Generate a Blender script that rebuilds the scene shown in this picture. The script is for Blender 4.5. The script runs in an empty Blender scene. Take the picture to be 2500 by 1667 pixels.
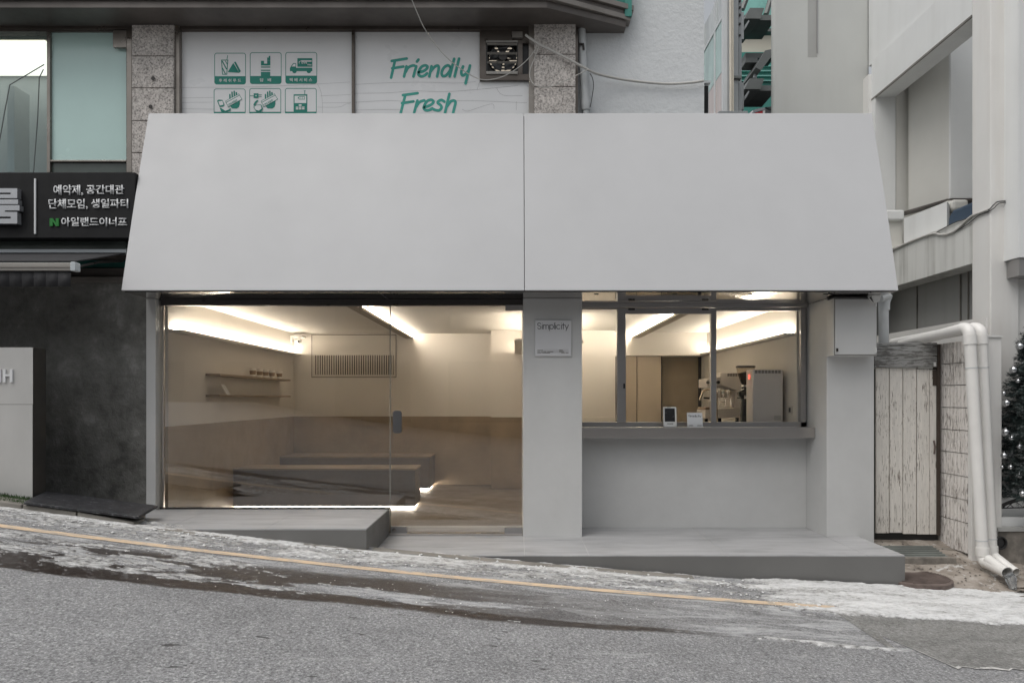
import bpy, bmesh, math, random
import numpy as np
from mathutils import Vector, Matrix
random.seed(7); np.random.seed(7)
sc = bpy.context.scene
COL = sc.collection
R = math.radians

# ------------------------------------------------------------------ camera, sky, sun, exposure
F = 26.0/36.0*2500.0          # focal length in photo pixels
VX, VY = 1258.0, 972.0        # vanishing point in photo pixels
ZC = 1.336                    # camera height above the door threshold
cam = bpy.data.cameras.new('camera'); cam.lens = 26.0; cam.sensor_width = 36.0
cam.shift_x = -(VX-1250.0)/2500.0; cam.shift_y = (VY-833.5)/2500.0
cam.clip_start = 0.05; cam.clip_end = 600
camo = bpy.data.objects.new('camera', cam); COL.objects.link(camo)
camo.location = (0, 0, ZC); camo.rotation_euler = (R(90), 0, 0)
sc.camera = camo

SUN_EL, SUN_AZ = 62.0, 228.0     # azimuth: clockwise from +Y (the shop front looks towards -Y)
world = bpy.data.worlds.new('World'); sc.world = world; world.use_nodes = True
nt = world.node_tree; nt.nodes.clear()
out = nt.nodes.new('ShaderNodeOutputWorld'); bg = nt.nodes.new('ShaderNodeBackground')
sky = nt.nodes.new('ShaderNodeTexSky'); sky.sky_type = 'NISHITA'; sky.sun_disc = False
sky.sun_elevation = R(SUN_EL); sky.sun_rotation = R(SUN_AZ); sky.air_density = 1.6; sky.dust_density = 4.0; sky.ozone_density = 1.0
hs = nt.nodes.new('ShaderNodeHueSaturation'); hs.inputs['Saturation'].default_value = 0.21; hs.inputs['Value'].default_value = 1.0
nt.links.new(sky.outputs[0], hs.inputs['Color']); nt.links.new(hs.outputs[0], bg.inputs['Color'])
bg.inputs['Strength'].default_value = 0.10
nt.links.new(bg.outputs[0], out.inputs['Surface'])
sun = bpy.data.lights.new('sun', 'SUN'); sun.energy = 0.95; sun.angle = R(50); sun.color = (1.0, 0.97, 0.93)
suno = bpy.data.objects.new('sun', sun); COL.objects.link(suno)
_d = Vector((math.sin(R(SUN_AZ))*math.cos(R(SUN_EL)), math.cos(R(SUN_AZ))*math.cos(R(SUN_EL)), math.sin(R(SUN_EL))))
suno.rotation_euler = _d.to_track_quat('Z', 'Y').to_euler(); suno.location = (0, -6, 12)
vs = sc.view_settings; vs.view_transform = 'Standard'; vs.look = 'None'; vs.gamma = 1.0; vs.use_curve_mapping = False
vs.exposure = 0.30
sc.render.engine = 'CYCLES'; sc.cycles.use_denoising = True
sc.cycles.max_bounces = 10; sc.cycles.transparent_max_bounces = 16; sc.cycles.caustics_reflective = False; sc.cycles.caustics_refractive = False
sc.cycles.sample_clamp_indirect = 6.0

# ------------------------------------------------------------------ helpers
def X(px, d): return (px-VX)/F*d
def Z(py, d): return ZC+(VY-py)/F*d
def P(px, py, d): return (X(px, d), d, Z(py, d))
def road_z(x):
    x = np.clip(x, -9.0, 7.5) if isinstance(x, np.ndarray) else max(-9.0, min(7.5, x))
    return -0.045-0.09*x+0.0054*x*x
OR = {}
class MB:
    """collects shapes in world coordinates"""
    def __init__(s): s.v = []; s.f = []
    def add(s, vs_, fs):
        b = len(s.v); s.v += [tuple(p) for p in vs_]; s.f += [tuple(i+b for i in f) for f in fs]; return s
    def box(s, x0, x1, y0, y1, z0, z1):
        return s.add([(x0,y0,z0),(x1,y0,z0),(x1,y1,z0),(x0,y1,z0),(x0,y0,z1),(x1,y0,z1),(x1,y1,z1),(x0,y1,z1)],
                     [(3,2,1,0),(4,5,6,7),(0,1,5,4),(1,2,6,5),(2,3,7,6),(3,0,4,7)])
    def pbox(s, px0, px1, py0, py1, d, depth):
        return s.box(X(px0,d), X(px1,d), d, d+depth, Z(py1,d), Z(py0,d))
    def quad(s, a, b, c, d_): return s.add([a,b,c,d_], [(0,1,2,3)])
    def prism(s, poly, off):
        n = len(poly); o = Vector(off)
        a = [Vector(p) for p in poly]; b = [p+o for p in a]
        fs = [tuple(range(n)), tuple(range(2*n-1, n-1, -1))]
        for i in range(n): fs.append((i, i+n, (i+1)%n+n, (i+1)%n))
        return s.add([tuple(p) for p in a+b], fs)
    def tube(s, pts, r, n=10, cap=True):
        pts = [Vector(p) for p in pts]; rs = r if isinstance(r, (list, tuple)) else [r]*len(pts)
        ring = []; up = None; b = len(s.v)
        for i, p in enumerate(pts):
            t = (pts[min(i+1, len(pts)-1)]-pts[max(i-1, 0)]).normalized()
            if up is None:
                up = Vector((0,0,1)) if abs(t.z) < 0.9 else Vector((0,1,0))
            u = (up-t*up.dot(t)).normalized(); w = t.cross(u); up = u
            for k in range(n):
                a = 2*math.pi*k/n; s.v.append(tuple(p+(u*math.cos(a)+w*math.sin(a))*rs[i]))
        for i in range(len(pts)-1):
            for k in range(n):
                k2 = (k+1)%n; s.f.append((b+i*n+k, b+i*n+k2, b+(i+1)*n+k2, b+(i+1)*n+k))
        if cap:
            s.f.append(tuple(b+k for k in range(n))[::-1]); s.f.append(tuple(b+(len(pts)-1)*n+k for k in range(n)))
        return s
    def lathe(s, c, prof, n=20, axis='Z'):
        b = len(s.v); c = Vector(c)
        for r, h in prof:
            for k in range(n):
                a = 2*math.pi*k/n; ca, sa = math.cos(a)*r, math.sin(a)*r
                s.v.append(tuple(c+(Vector((ca, sa, h)) if axis == 'Z' else Vector((ca, h, sa)) if axis == 'Y' else Vector((h, ca, sa)))))
        for i in range(len(prof)-1):
            for k in range(n):
                k2 = (k+1)%n; s.f.append((b+i*n+k, b+i*n+k2, b+(i+1)*n+k2, b+(i+1)*n+k))
        s.f.append(tuple(b+k for k in range(n))[::-1]); s.f.append(tuple(b+(len(prof)-1)*n+k for k in range(n)))
        return s
    def sphere(s, c, r, n=14, m=8):
        return s.lathe(c, [(max(r*math.sin(math.pi*i/m), 1e-4), -r*math.cos(math.pi*i/m)) for i in range(m+1)], n)
    def mesh(s, name, o=(0,0,0)):
        me = bpy.data.meshes.new(name)
        me.from_pydata([(a-o[0], b-o[1], c-o[2]) for a, b, c in s.v], [], s.f); me.update()
        bm = bmesh.new(); bm.from_mesh(me); bmesh.ops.recalc_face_normals(bm, faces=bm.faces); bm.to_mesh(me); bm.free()
        return me
    def build(s, name, m, parent=None, bevel=0, smooth=False, label=None, seg=2):
        if parent is None:
            a = np.array(s.v); o = (float((a[:,0].min()+a[:,0].max())/2), float((a[:,1].min()+a[:,1].max())/2), float(a[:,2].min()))
        else: o = OR[parent.name]
        ob = bpy.data.objects.new(name, s.mesh(name, o)); COL.objects.link(ob)
        OR[ob.name] = o
        if parent is None: ob.location = o
        else: ob.parent = parent
        ob.data.materials.append(M[m] if isinstance(m, str) else m)
        if smooth:
            for p in ob.data.polygons: p.use_smooth = True
            try:
                ob.data.set_sharp_from_angle(angle=R(38))
            except Exception: pass
        if bevel:
            bv = ob.modifiers.new('bevel', 'BEVEL'); bv.width = bevel; bv.segments = seg; bv.limit_method = 'ANGLE'; bv.angle_limit = R(40)
        if label: ob['label'] = label
        return ob
def thing(name, label, cat, loc, group=None):
    o = bpy.data.objects.new(name, None); COL.objects.link(o); o.location = loc; o.empty_display_size = 0.1
    OR[o.name] = tuple(loc); o['label'] = label; o['category'] = cat
    if group: o['group'] = group
    return o
def tag(o, label, cat, group=None):
    o['label'] = label; o['category'] = cat
    if group: o['group'] = group
    return o
def kind(o, k, label=None):
    o['kind'] = k
    if label: o['label'] = label
    return o

# ------------------------------------------------------------------ materials
M = {}
def nodes(name):
    m = bpy.data.materials.new(name); m.use_nodes = True; M[name] = m
    t = m.node_tree; return m, t, t.nodes['Principled BSDF'], t.nodes['Material Output']
def N(t, typ, **kw):
    n = t.nodes.new(typ)
    for k, v in kw.items():
        if k in n.inputs: n.inputs[k].default_value = v
        else: setattr(n, k, v)
    return n
def L(t, a, b): t.links.new(a, b)
def ramp(t, src, stops):
    r = t.nodes.new('ShaderNodeValToRGB'); e = r.color_ramp.elements
    while len(e) < len(stops): e.new(0.5)
    for i, (p, c) in enumerate(stops):
        e[i].position = p; e[i].color = (c, c, c, 1) if isinstance(c, (int, float)) else (*c, 1)
    L(t, src, r.inputs[0]); return r
def mixc(t, fac, a, b, mode='MIX'):
    m = t.nodes.new('ShaderNodeMix'); m.data_type = 'RGBA'; m.blend_type = mode
    for s, v in ((m.inputs[0], fac), (m.inputs[6], a), (m.inputs[7], b)):
        if isinstance(v, bpy.types.NodeSocket): L(t, v, s)
        elif isinstance(v, (int, float)): s.default_value = v if s.type == 'VALUE' else (v, v, v, 1)
        else: s.default_value = (*v, 1)
    return m.outputs[2]
def math_(t, op, a, b=None, c=None):
    m = t.nodes.new('ShaderNodeMath'); m.operation = op
    for i, v in enumerate((a, b, c)):
        if v is None: continue
        if isinstance(v, bpy.types.NodeSocket): L(t, v, m.inputs[i])
        else: m.inputs[i].default_value = v
    return m.outputs[0]
def coords(t, scale=(1,1,1)):
    c = t.nodes.new('ShaderNodeTexCoord'); mp = t.nodes.new('ShaderNodeMapping'); mp.inputs['Scale'].default_value = scale
    L(t, c.outputs['Object'], mp.inputs[0]); return mp.outputs[0]
def noise(t, vec, scale, detail=4, rough=0.6, dist=0.0):
    n = N(t, 'ShaderNodeTexNoise'); n.inputs['Scale'].default_value = scale; n.inputs['Detail'].default_value = detail
    n.inputs['Roughness'].default_value = rough; n.inputs['Distortion'].default_value = dist
    L(t, vec, n.inputs['Vector']); return n.outputs['Fac']
def bump(t, bsdf, h, strength, dist=0.01):
    b = N(t, 'ShaderNodeBump'); b.inputs['Strength'].default_value = strength; b.inputs['Distance'].default_value = dist
    L(t, h, b.inputs['Height']); L(t, b.outputs[0], bsdf.inputs['Normal'])
def mat(name, c, rough=0.6, metal=0.0, var=0.10, vs_=2.5, bmp=0.0, bs=60.0, stretch=(1,1,1), spec=0.5, rvar=0.1):
    m, t, b, o = nodes(name)
    v = coords(t, stretch); n1 = noise(t, v, vs_, 6, 0.62)
    lo = tuple(x*(1-var) for x in c); hi = tuple(min(1, x*(1+var)) for x in c)
    r = ramp(t, n1, [(0.3, lo), (0.7, hi)]); L(t, r.outputs[0], b.inputs['Base Color'])
    rr = ramp(t, noise(t, v, vs_*2.3, 3), [(0.3, max(0, rough-rvar)), (0.7, min(1, rough+rvar))]); L(t, rr.outputs[0], b.inputs['Roughness'])
    b.inputs['Metallic'].default_value = metal; b.inputs['Specular IOR Level'].default_value = spec
    if bmp: bump(t, b, noise(t, v, bs, 5, 0.65), bmp)
    return m
def glass(name, tint=(1,1,1), ior=1.5, rough=0.0, haze=0.0):
    m, t, b, o = nodes(name); t.nodes.remove(b)
    tr = N(t, 'ShaderNodeBsdfTransparent'); tr.inputs[0].default_value = (*tint, 1)
    gl = N(t, 'ShaderNodeBsdfGlossy'); gl.inputs['Roughness'].default_value = rough
    lw = N(t, 'ShaderNodeLayerWeight'); lw.inputs['Blend'].default_value = 0.5; f0 = ((ior-1)/(ior+1))**2
    fr = math_(t, 'MULTIPLY_ADD', math_(t, 'POWER', lw.outputs['Facing'], 5.0), 1-f0, f0)      # Schlick, the same from both sides of the pane
    mx = N(t, 'ShaderNodeMixShader'); L(t, fr, mx.inputs[0]); L(t, tr.outputs[0], mx.inputs[1]); L(t, gl.outputs[0], mx.inputs[2])
    last = mx
    if haze:
        df = N(t, 'ShaderNodeBsdfDiffuse'); df.inputs[0].default_value = (0.8, 0.85, 0.85, 1)
        m2 = N(t, 'ShaderNodeMixShader'); m2.inputs[0].default_value = haze; L(t, mx.outputs[0], m2.inputs[1]); L(t, df.outputs[0], m2.inputs[2]); last = m2
    L(t, last.outputs[0], o.inputs['Surface']); return m
def emit(name, c, s):
    m, t, b, o = nodes(name); b.inputs['Base Color'].default_value = (*c, 1)
    b.inputs['Emission Color'].default_value = (*c, 1); b.inputs['Emission Strength'].default_value = s; return m

WARM = (1.0, 0.91, 0.775)
mat('awning_white', (0.555, 0.558, 0.566), 0.42, var=0.035, vs_=1.1, bmp=0.10, bs=1.6, rvar=0.08)
mat('pier_paint', (0.59, 0.59, 0.58), 0.55, var=0.06, vs_=1.6, bmp=0.10, bs=22)
mat('box_paint', (0.60, 0.60, 0.59), 0.4, var=0.03, vs_=1.5)
mat('steel', (0.58, 0.55, 0.525), 0.30, 1.0, var=0.04, vs_=2, stretch=(0.3, 1, 3), rvar=0.02)
mat('steel_mirror', (0.50, 0.47, 0.45), 0.07, 1.0, var=0.05, vs_=2, rvar=0.03)
mat('steel_dark', (0.050, 0.046, 0.044), 0.35, 0.5, var=0.1)
mat('frame_steel', (0.40, 0.39, 0.385), 0.36, 0.8, var=0.03, vs_=2, rvar=0.02)
mat('brown_frame', (0.125, 0.108, 0.095), 0.35, 0.7, var=0.15, vs_=4)
mat('brown_frame_light', (0.27, 0.245, 0.22), 0.33, 0.75, var=0.12, vs_=4)
mat('fascia', (0.14, 0.125, 0.115), 0.45, 0.4, var=0.25, vs_=1.5, bmp=0.05, bs=8)
mat('fascia_light', (0.25, 0.23, 0.21), 0.42, 0.4, var=0.2, vs_=2)
mat('plaster_in', (0.73, 0.69, 0.635), 0.8, var=0.03, vs_=1.0, bmp=0.03, bs=40)
mat('ceiling_in', (0.70, 0.67, 0.62), 0.8, var=0.02, vs_=1.0)
mat('grille_in', (0.62, 0.58, 0.52), 0.6, var=0.03)
mat('cabinet', (0.66, 0.57, 0.46), 0.55, var=0.04, vs_=1.4)
mat('recess_door', (0.46, 0.385, 0.29), 0.6, var=0.1, vs_=2)
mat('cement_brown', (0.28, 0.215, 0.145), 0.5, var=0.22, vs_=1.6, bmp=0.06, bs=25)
mat('cement_floor', (0.20, 0.165, 0.135), 0.45, var=0.15, vs_=1.4, bmp=0.05, bs=25)
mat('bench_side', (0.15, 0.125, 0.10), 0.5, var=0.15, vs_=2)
mat('edge_glass', (0.30, 0.29, 0.26), 0.2, 0.3, var=0.1)
mat('rail_beige', (0.30, 0.26, 0.21), 0.6, var=0.03)
mat('handle_steel', (0.15, 0.15, 0.155), 0.4, 0.7, var=0.03)
mat('shelf', (0.33, 0.265, 0.195), 0.6, var=0.1, vs_=3)
mat('black', (0.02, 0.02, 0.02), 0.4, var=0.1)
mat('black_plastic', (0.025, 0.025, 0.027), 0.25, var=0.1)
mat('white_plastic', (0.74, 0.74, 0.72), 0.35, var=0.03)
mat('card_white', (0.72, 0.73, 0.74), 0.6, var=0.02)
mat('sign_plate', (0.68, 0.68, 0.69), 0.35, 0.0, var=0.03)
mat('ink', (0.025, 0.025, 0.028), 0.6, var=0.05)
mat('cup_white', (0.93, 0.91, 0.88), 0.55, var=0.03)
mat('cup_sleeve', (0.33, 0.24, 0.17), 0.7, var=0.1)
mat('chrome', (0.72, 0.68, 0.62), 0.08, 1.0, var=0.02)
mat('brass_steel', (0.62, 0.53, 0.42), 0.18, 1.0, var=0.05)
mat('machine', (0.80, 0.74, 0.69), 0.4, var=0.03)
mat('smoke_hopper', (0.05, 0.03, 0.02), 0.15, var=0.1)
mat('grey_cabinet', (0.56, 0.555, 0.54), 0.45, 0.2, var=0.06, vs_=3, stretch=(1,1,0.4))
mat('grey_cabinet_dark', (0.055, 0.052, 0.048), 0.4, 0.2, var=0.2, vs_=3)
mat('letter_silver', (0.50, 0.51, 0.53), 0.35, 0.6, var=0.04)
mat('letter_white', (0.72, 0.73, 0.74), 0.5, var=0.02)
mat('letter_green', (0.015, 0.20, 0.03), 0.5, var=0.02)
mat('sign_black', (0.010, 0.010, 0.011), 0.6, var=0.1, spec=0.3)
mat('green_glass', (0.085, 0.105, 0.095), 0.15, 0.0, var=0.3, vs_=1.2)
mat('rail_white', (0.50, 0.54, 0.56), 0.4, var=0.05)
mat('rail_cream', (0.34, 0.325, 0.30), 0.4, 0.2, var=0.06)
mat('fabric_black', (0.028, 0.028, 0.031), 0.8, var=0.2, vs_=3, bmp=0.1, bs=6)
mat('teal_dark', (0.01, 0.10, 0.085), 0.5, var=0.1)
mat('frost_teal', (0.58, 0.78, 0.74), 0.22, var=0.05, vs_=0.8)
mat('film_white', (0.90, 0.905, 0.91), 0.35, var=0.04, vs_=1.5)
mat('film_green', (0.004, 0.25, 0.19), 0.45, var=0.03)
mat('film_teal', (0.05, 0.40, 0.33), 0.45, var=0.12, vs_=2)
mat('film_crease', (0.38, 0.385, 0.385), 0.5, var=0.1)
mat('room_grey', (0.42, 0.46, 0.48), 0.6, var=0.06)
mat('room_white', (0.75, 0.72, 0.66), 0.7, var=0.03)
mat('pvc', (0.77, 0.755, 0.725), 0.38, var=0.06, vs_=2.2, bmp=0.02, bs=10)
mat('pvc_grey', (0.55, 0.57, 0.575), 0.42, var=0.10, vs_=4)
mat('cable', (0.52, 0.51, 0.48), 0.5, var=0.1)
mat('cable_dark', (0.05, 0.05, 0.05), 0.5, var=0.1)
mat('stucco', (0.68, 0.70, 0.71), 0.85, var=0.05, vs_=1.5, bmp=0.9, bs=16)
mat('tower_frame', (0.62, 0.64, 0.65), 0.4, 0.1, var=0.04)
mat('tower_steel', (0.30, 0.315, 0.32), 0.4, 0.4, var=0.1)
mat('machine_steel', (0.16, 0.17, 0.165), 0.5, 0.3, var=0.15)
mat('pink_reflection', (0.52, 0.44, 0.42), 0.10, var=0.15, vs_=2, stretch=(3, 3, 0.6), spec=0.8)  # this and the next: reflections in the tower glass as plain colour
mat('teal_pane', (0.36, 0.50, 0.48), 0.10, var=0.25, vs_=2, stretch=(3, 3, 0.8), spec=0.8)  # teal reflection in the tower glass as plain colour
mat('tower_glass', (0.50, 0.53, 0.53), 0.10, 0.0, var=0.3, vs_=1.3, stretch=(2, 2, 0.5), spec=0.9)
mat('spare_pink_reflection', (0.50, 0.34, 0.31), 0.5, var=0.2, vs_=3, stretch=(3, 3, 0.6))  # unused pink tint for the same reflection
mat('teal_glass', (0.28, 0.60, 0.54), 0.25, var=0.15, vs_=1.5)
mat('teal_panel', (0.05, 0.25, 0.21), 0.5, var=0.15)
mat('cream_wall', (0.66, 0.61, 0.52), 0.8, var=0.04)
mat('car_grey', (0.20, 0.20, 0.21), 0.15, 0.6, var=0.05)
mat('car_red', (0.40, 0.02, 0.03), 0.2, var=0.1)
mat('blue_cushion', (0.045, 0.075, 0.12), 0.6, var=0.15)
mat('plaster_joint', (0.22, 0.21, 0.19), 0.8, var=0.2)
mat('tile_riser', (0.165, 0.163, 0.157), 0.55, var=0.06, vs_=2)
mat('grout', (0.55, 0.55, 0.54), 0.8, var=0.1)
mat('kerb_stone', (0.24, 0.225, 0.20), 0.8, var=0.25, vs_=5, bmp=0.3, bs=40)
mat('pavement', (0.20, 0.20, 0.20), 0.7, var=0.2)
mat('turf', (0.055, 0.105, 0.035), 0.8, var=0.4, vs_=20)
mat('old_concrete', (0.22, 0.20, 0.175), 0.85, var=0.45, vs_=7, bmp=0.5, bs=30)
mat('grate', (0.30, 0.32, 0.30), 0.5, 0.5, var=0.3)
mat('rusty_iron', (0.16, 0.125, 0.11), 0.75, 0.2, var=0.35, vs_=9, bmp=0.4, bs=30)
mat('ice', (0.75, 0.78, 0.80), 0.06, var=0.05)
M['ice'].node_tree.nodes['Principled BSDF'].inputs['Transmission Weight'].default_value = 0.85
mat('needle', (0.020, 0.034, 0.032), 0.55, var=0.5, vs_=12)
mat('frost_needle', (0.42, 0.45, 0.46), 0.7, var=0.2, vs_=12)
mat('bauble', (0.50, 0.51, 0.52), 0.14, 1.0, var=0.02)
mat('bark', (0.05, 0.035, 0.025), 0.9, var=0.3)
mat('snow_clump', (0.80, 0.80, 0.795), 0.75, var=0.2, vs_=12, bmp=0.4, bs=30)
mat('added_opposite', (0.20, 0.19, 0.18), 0.7, var=0.15)
mat('opposite_glass', (0.05, 0.06, 0.065), 0.1, var=0.2)
mat('wood_dark', (0.06, 0.045, 0.035), 0.8, var=0.3)
glass('shop_glass', (0.985, 0.975, 0.96), 1.95)
glass('window_glass', (0.97, 0.97, 0.96), 1.35)
glass('upper_glass', (0.86, 0.92, 0.92), 1.5)
glass('hopper_glass', (0.85, 0.80, 0.74), 1.4)
emit('led', WARM, 54.0); emit('led_rail', WARM, 62.0); emit('led_bench', WARM, 30.0); emit('led_core', WARM, 50.0)
emit('room_glow', (1.0, 0.88, 0.72), 0.35)
emit('room_lamp', (1.0, 0.93, 0.82), 1.2); emit('red_light', (1.0, 0.05, 0.03), 4.0)

def granite():
    m, t, b, o = nodes('granite'); v = coords(t)
    n1 = noise(t, v, 62, 2, 0.75); r1 = ramp(t, n1, [(0.34, (0.25, 0.225, 0.21)), (0.43, (0.49, 0.455, 0.425)), (0.52, (0.68, 0.63, 0.59)), (0.66, (0.84, 0.79, 0.75))])
    n2 = noise(t, v, 4, 4); r2 = ramp(t, n2, [(0.3, 0.68), (0.7, 1.0)])
    L(t, mixc(t, 1.0, r1.outputs[0], r2.outputs[0], 'MULTIPLY'), b.inputs['Base Color']); b.inputs['Roughness'].default_value = 0.75
    bump(t, b, n1, 0.35, 0.004)
granite()
def peeling(name, base, under, amt, stretch):
    m, t, b, o = nodes(name); v = coords(t, stretch)
    n1 = noise(t, v, 9, 8, 0.72, 0.4); n2 = noise(t, coords(t), 2.3, 4)
    f = math_(t, 'ADD', n1, math_(t, 'MULTIPLY', math_(t, 'SUBTRACT', n2, 0.5), 0.35))
    k = ramp(t, f, [(amt, 1.0), (amt+0.035, 0.0)])
    und = ramp(t, noise(t, v, 24, 5), [(0.35, tuple(c*0.5 for c in under)), (0.65, under)])
    ba = ramp(t, noise(t, v, 5, 5), [(0.3, tuple(c*0.82 for c in base)), (0.7, base)])
    L(t, mixc(t, k.outputs[0], ba.outputs[0], und.outputs[0]), b.inputs['Base Color'])
    b.inputs['Roughness'].default_value = 0.75
    bump(t, b, k.outputs[0], -0.5, 0.004)
peeling('plank_paint', (0.82, 0.785, 0.725), (0.34, 0.295, 0.25), 0.395, (11, 11, 1.0))
peeling('block_paint', (0.84, 0.80, 0.76), (0.34, 0.30, 0.27), 0.415, (9, 12, 1.1))
peeling('grey_board', (0.36, 0.36, 0.35), (0.17, 0.165, 0.155), 0.47, (0.8, 5, 9))
def stained(name, base, stain, amt, sx_=2.2):
    """pale plaster with rain streaks running down"""
    m, t, b, o = nodes(name)
    s1 = noise(t, coords(t, (sx_, sx_, 0.22)), 1.6, 4, 0.6); s2 = noise(t, coords(t), 0.9, 5)
    f = math_(t, 'MULTIPLY', ramp(t, s1, [(0.46, 0.0), (0.70, 1.0)]).outputs[0], ramp(t, s2, [(0.35, 0.15), (0.65, 1.0)]).outputs[0])
    f = math_(t, 'MULTIPLY', f, amt)
    ba = ramp(t, noise(t, coords(t), 1.3, 5), [(0.3, tuple(c*0.93 for c in base)), (0.7, base)])
    L(t, mixc(t, f, ba.outputs[0], stain), b.inputs['Base Color']); b.inputs['Roughness'].default_value = 0.8
    bump(t, b, noise(t, coords(t), 30, 5), 0.12, 0.006)
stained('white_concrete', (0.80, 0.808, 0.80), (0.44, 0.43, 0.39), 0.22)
stained('pale_concrete', (0.585, 0.592, 0.57), (0.42, 0.41, 0.37), 0.2)
stained('white_concrete_warm', (0.80, 0.79, 0.765), (0.52, 0.46, 0.40), 0.32)
stained('beam_stained', (0.72, 0.72, 0.69), (0.22, 0.21, 0.18), 1.0, 4.0)
stained('inner_wall', (0.68, 0.67, 0.63), (0.42, 0.39, 0.32), 0.4)
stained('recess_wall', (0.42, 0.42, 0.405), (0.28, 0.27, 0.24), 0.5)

def layered(name, stretch, scale, stops, rough, bmp, fleck=None, det=7):
    """base tones from a stretched noise, with optional small pale flecks"""
    m, t, b, o = nodes(name); v = coords(t, stretch); n1 = noise(t, v, scale, det, 0.68, 0.3)
    c = ramp(t, n1, stops).outputs[0]
    if fleck:
        fs_, lo, hi, col, amt = fleck; f = noise(t, v, fs_, 5, 0.7, 0.6)
        c = mixc(t, math_(t, 'MULTIPLY', ramp(t, f, [(lo, 0.0), (hi, 1.0)]).outputs[0], amt), c, col)
    L(t, c, b.inputs['Base Color']); b.inputs['Roughness'].default_value = rough
    bump(t, b, n1, bmp, 0.01)
layered('mat_rubber', (1.2, 3.0, 1), 9, [(0.35, (0.012, 0.012, 0.014)), (0.55, (0.030, 0.031, 0.035)), (0.7, (0.06, 0.061, 0.066))], 0.5, 0.6, (16, 0.56, 0.66, (0.30, 0.30, 0.32), 0.55))
layered('soil', (1, 1, 1), 5, [(0.33, (0.12, 0.10, 0.085)), (0.45, (0.26, 0.225, 0.19)), (0.58, (0.36, 0.32, 0.28)), (0.7, (0.46, 0.43, 0.39))], 0.85, 0.8, (7, 0.58, 0.66, (0.70, 0.70, 0.69), 0.7))
layered('tile_top', (0.5, 2.4, 1), 3, [(0.32, (0.29, 0.29, 0.295)), (0.48, (0.39, 0.39, 0.395)), (0.60, (0.43, 0.43, 0.435)), (0.75, (0.50, 0.50, 0.50))], 0.5, 0.06, (6, 0.60, 0.70, (0.62, 0.62, 0.62), 0.35))
def dark_plaster():
    m, t, b, o = nodes('dark_wall'); v = coords(t, (1, 1, 0.8))
    a = noise(t, v, 3.2, 8, 0.68, 0.25); c = noise(t, v, 13, 6, 0.72, 0.2); e = noise(t, coords(t, (0.9, 1, 1.5)), 6, 6, 0.66, 0.3)
    f = math_(t, 'ADD', math_(t, 'MULTIPLY', a, 0.55), math_(t, 'ADD', math_(t, 'MULTIPLY', c, 0.2), math_(t, 'MULTIPLY', e, 0.25)))
    r = ramp(t, f, [(0.39, (0.085, 0.084, 0.077)), (0.47, (0.145, 0.143, 0.131)), (0.54, (0.185, 0.183, 0.17)), (0.63, (0.30, 0.30, 0.28))])
    L(t, r.outputs[0], b.inputs['Base Color'])
    L(t, ramp(t, e, [(0.3, 0.28), (0.7, 0.6)]).outputs[0], b.inputs['Roughness']); bump(t, b, math_(t, 'ADD', f, c), 0.8, 0.02)
dark_plaster()
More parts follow.
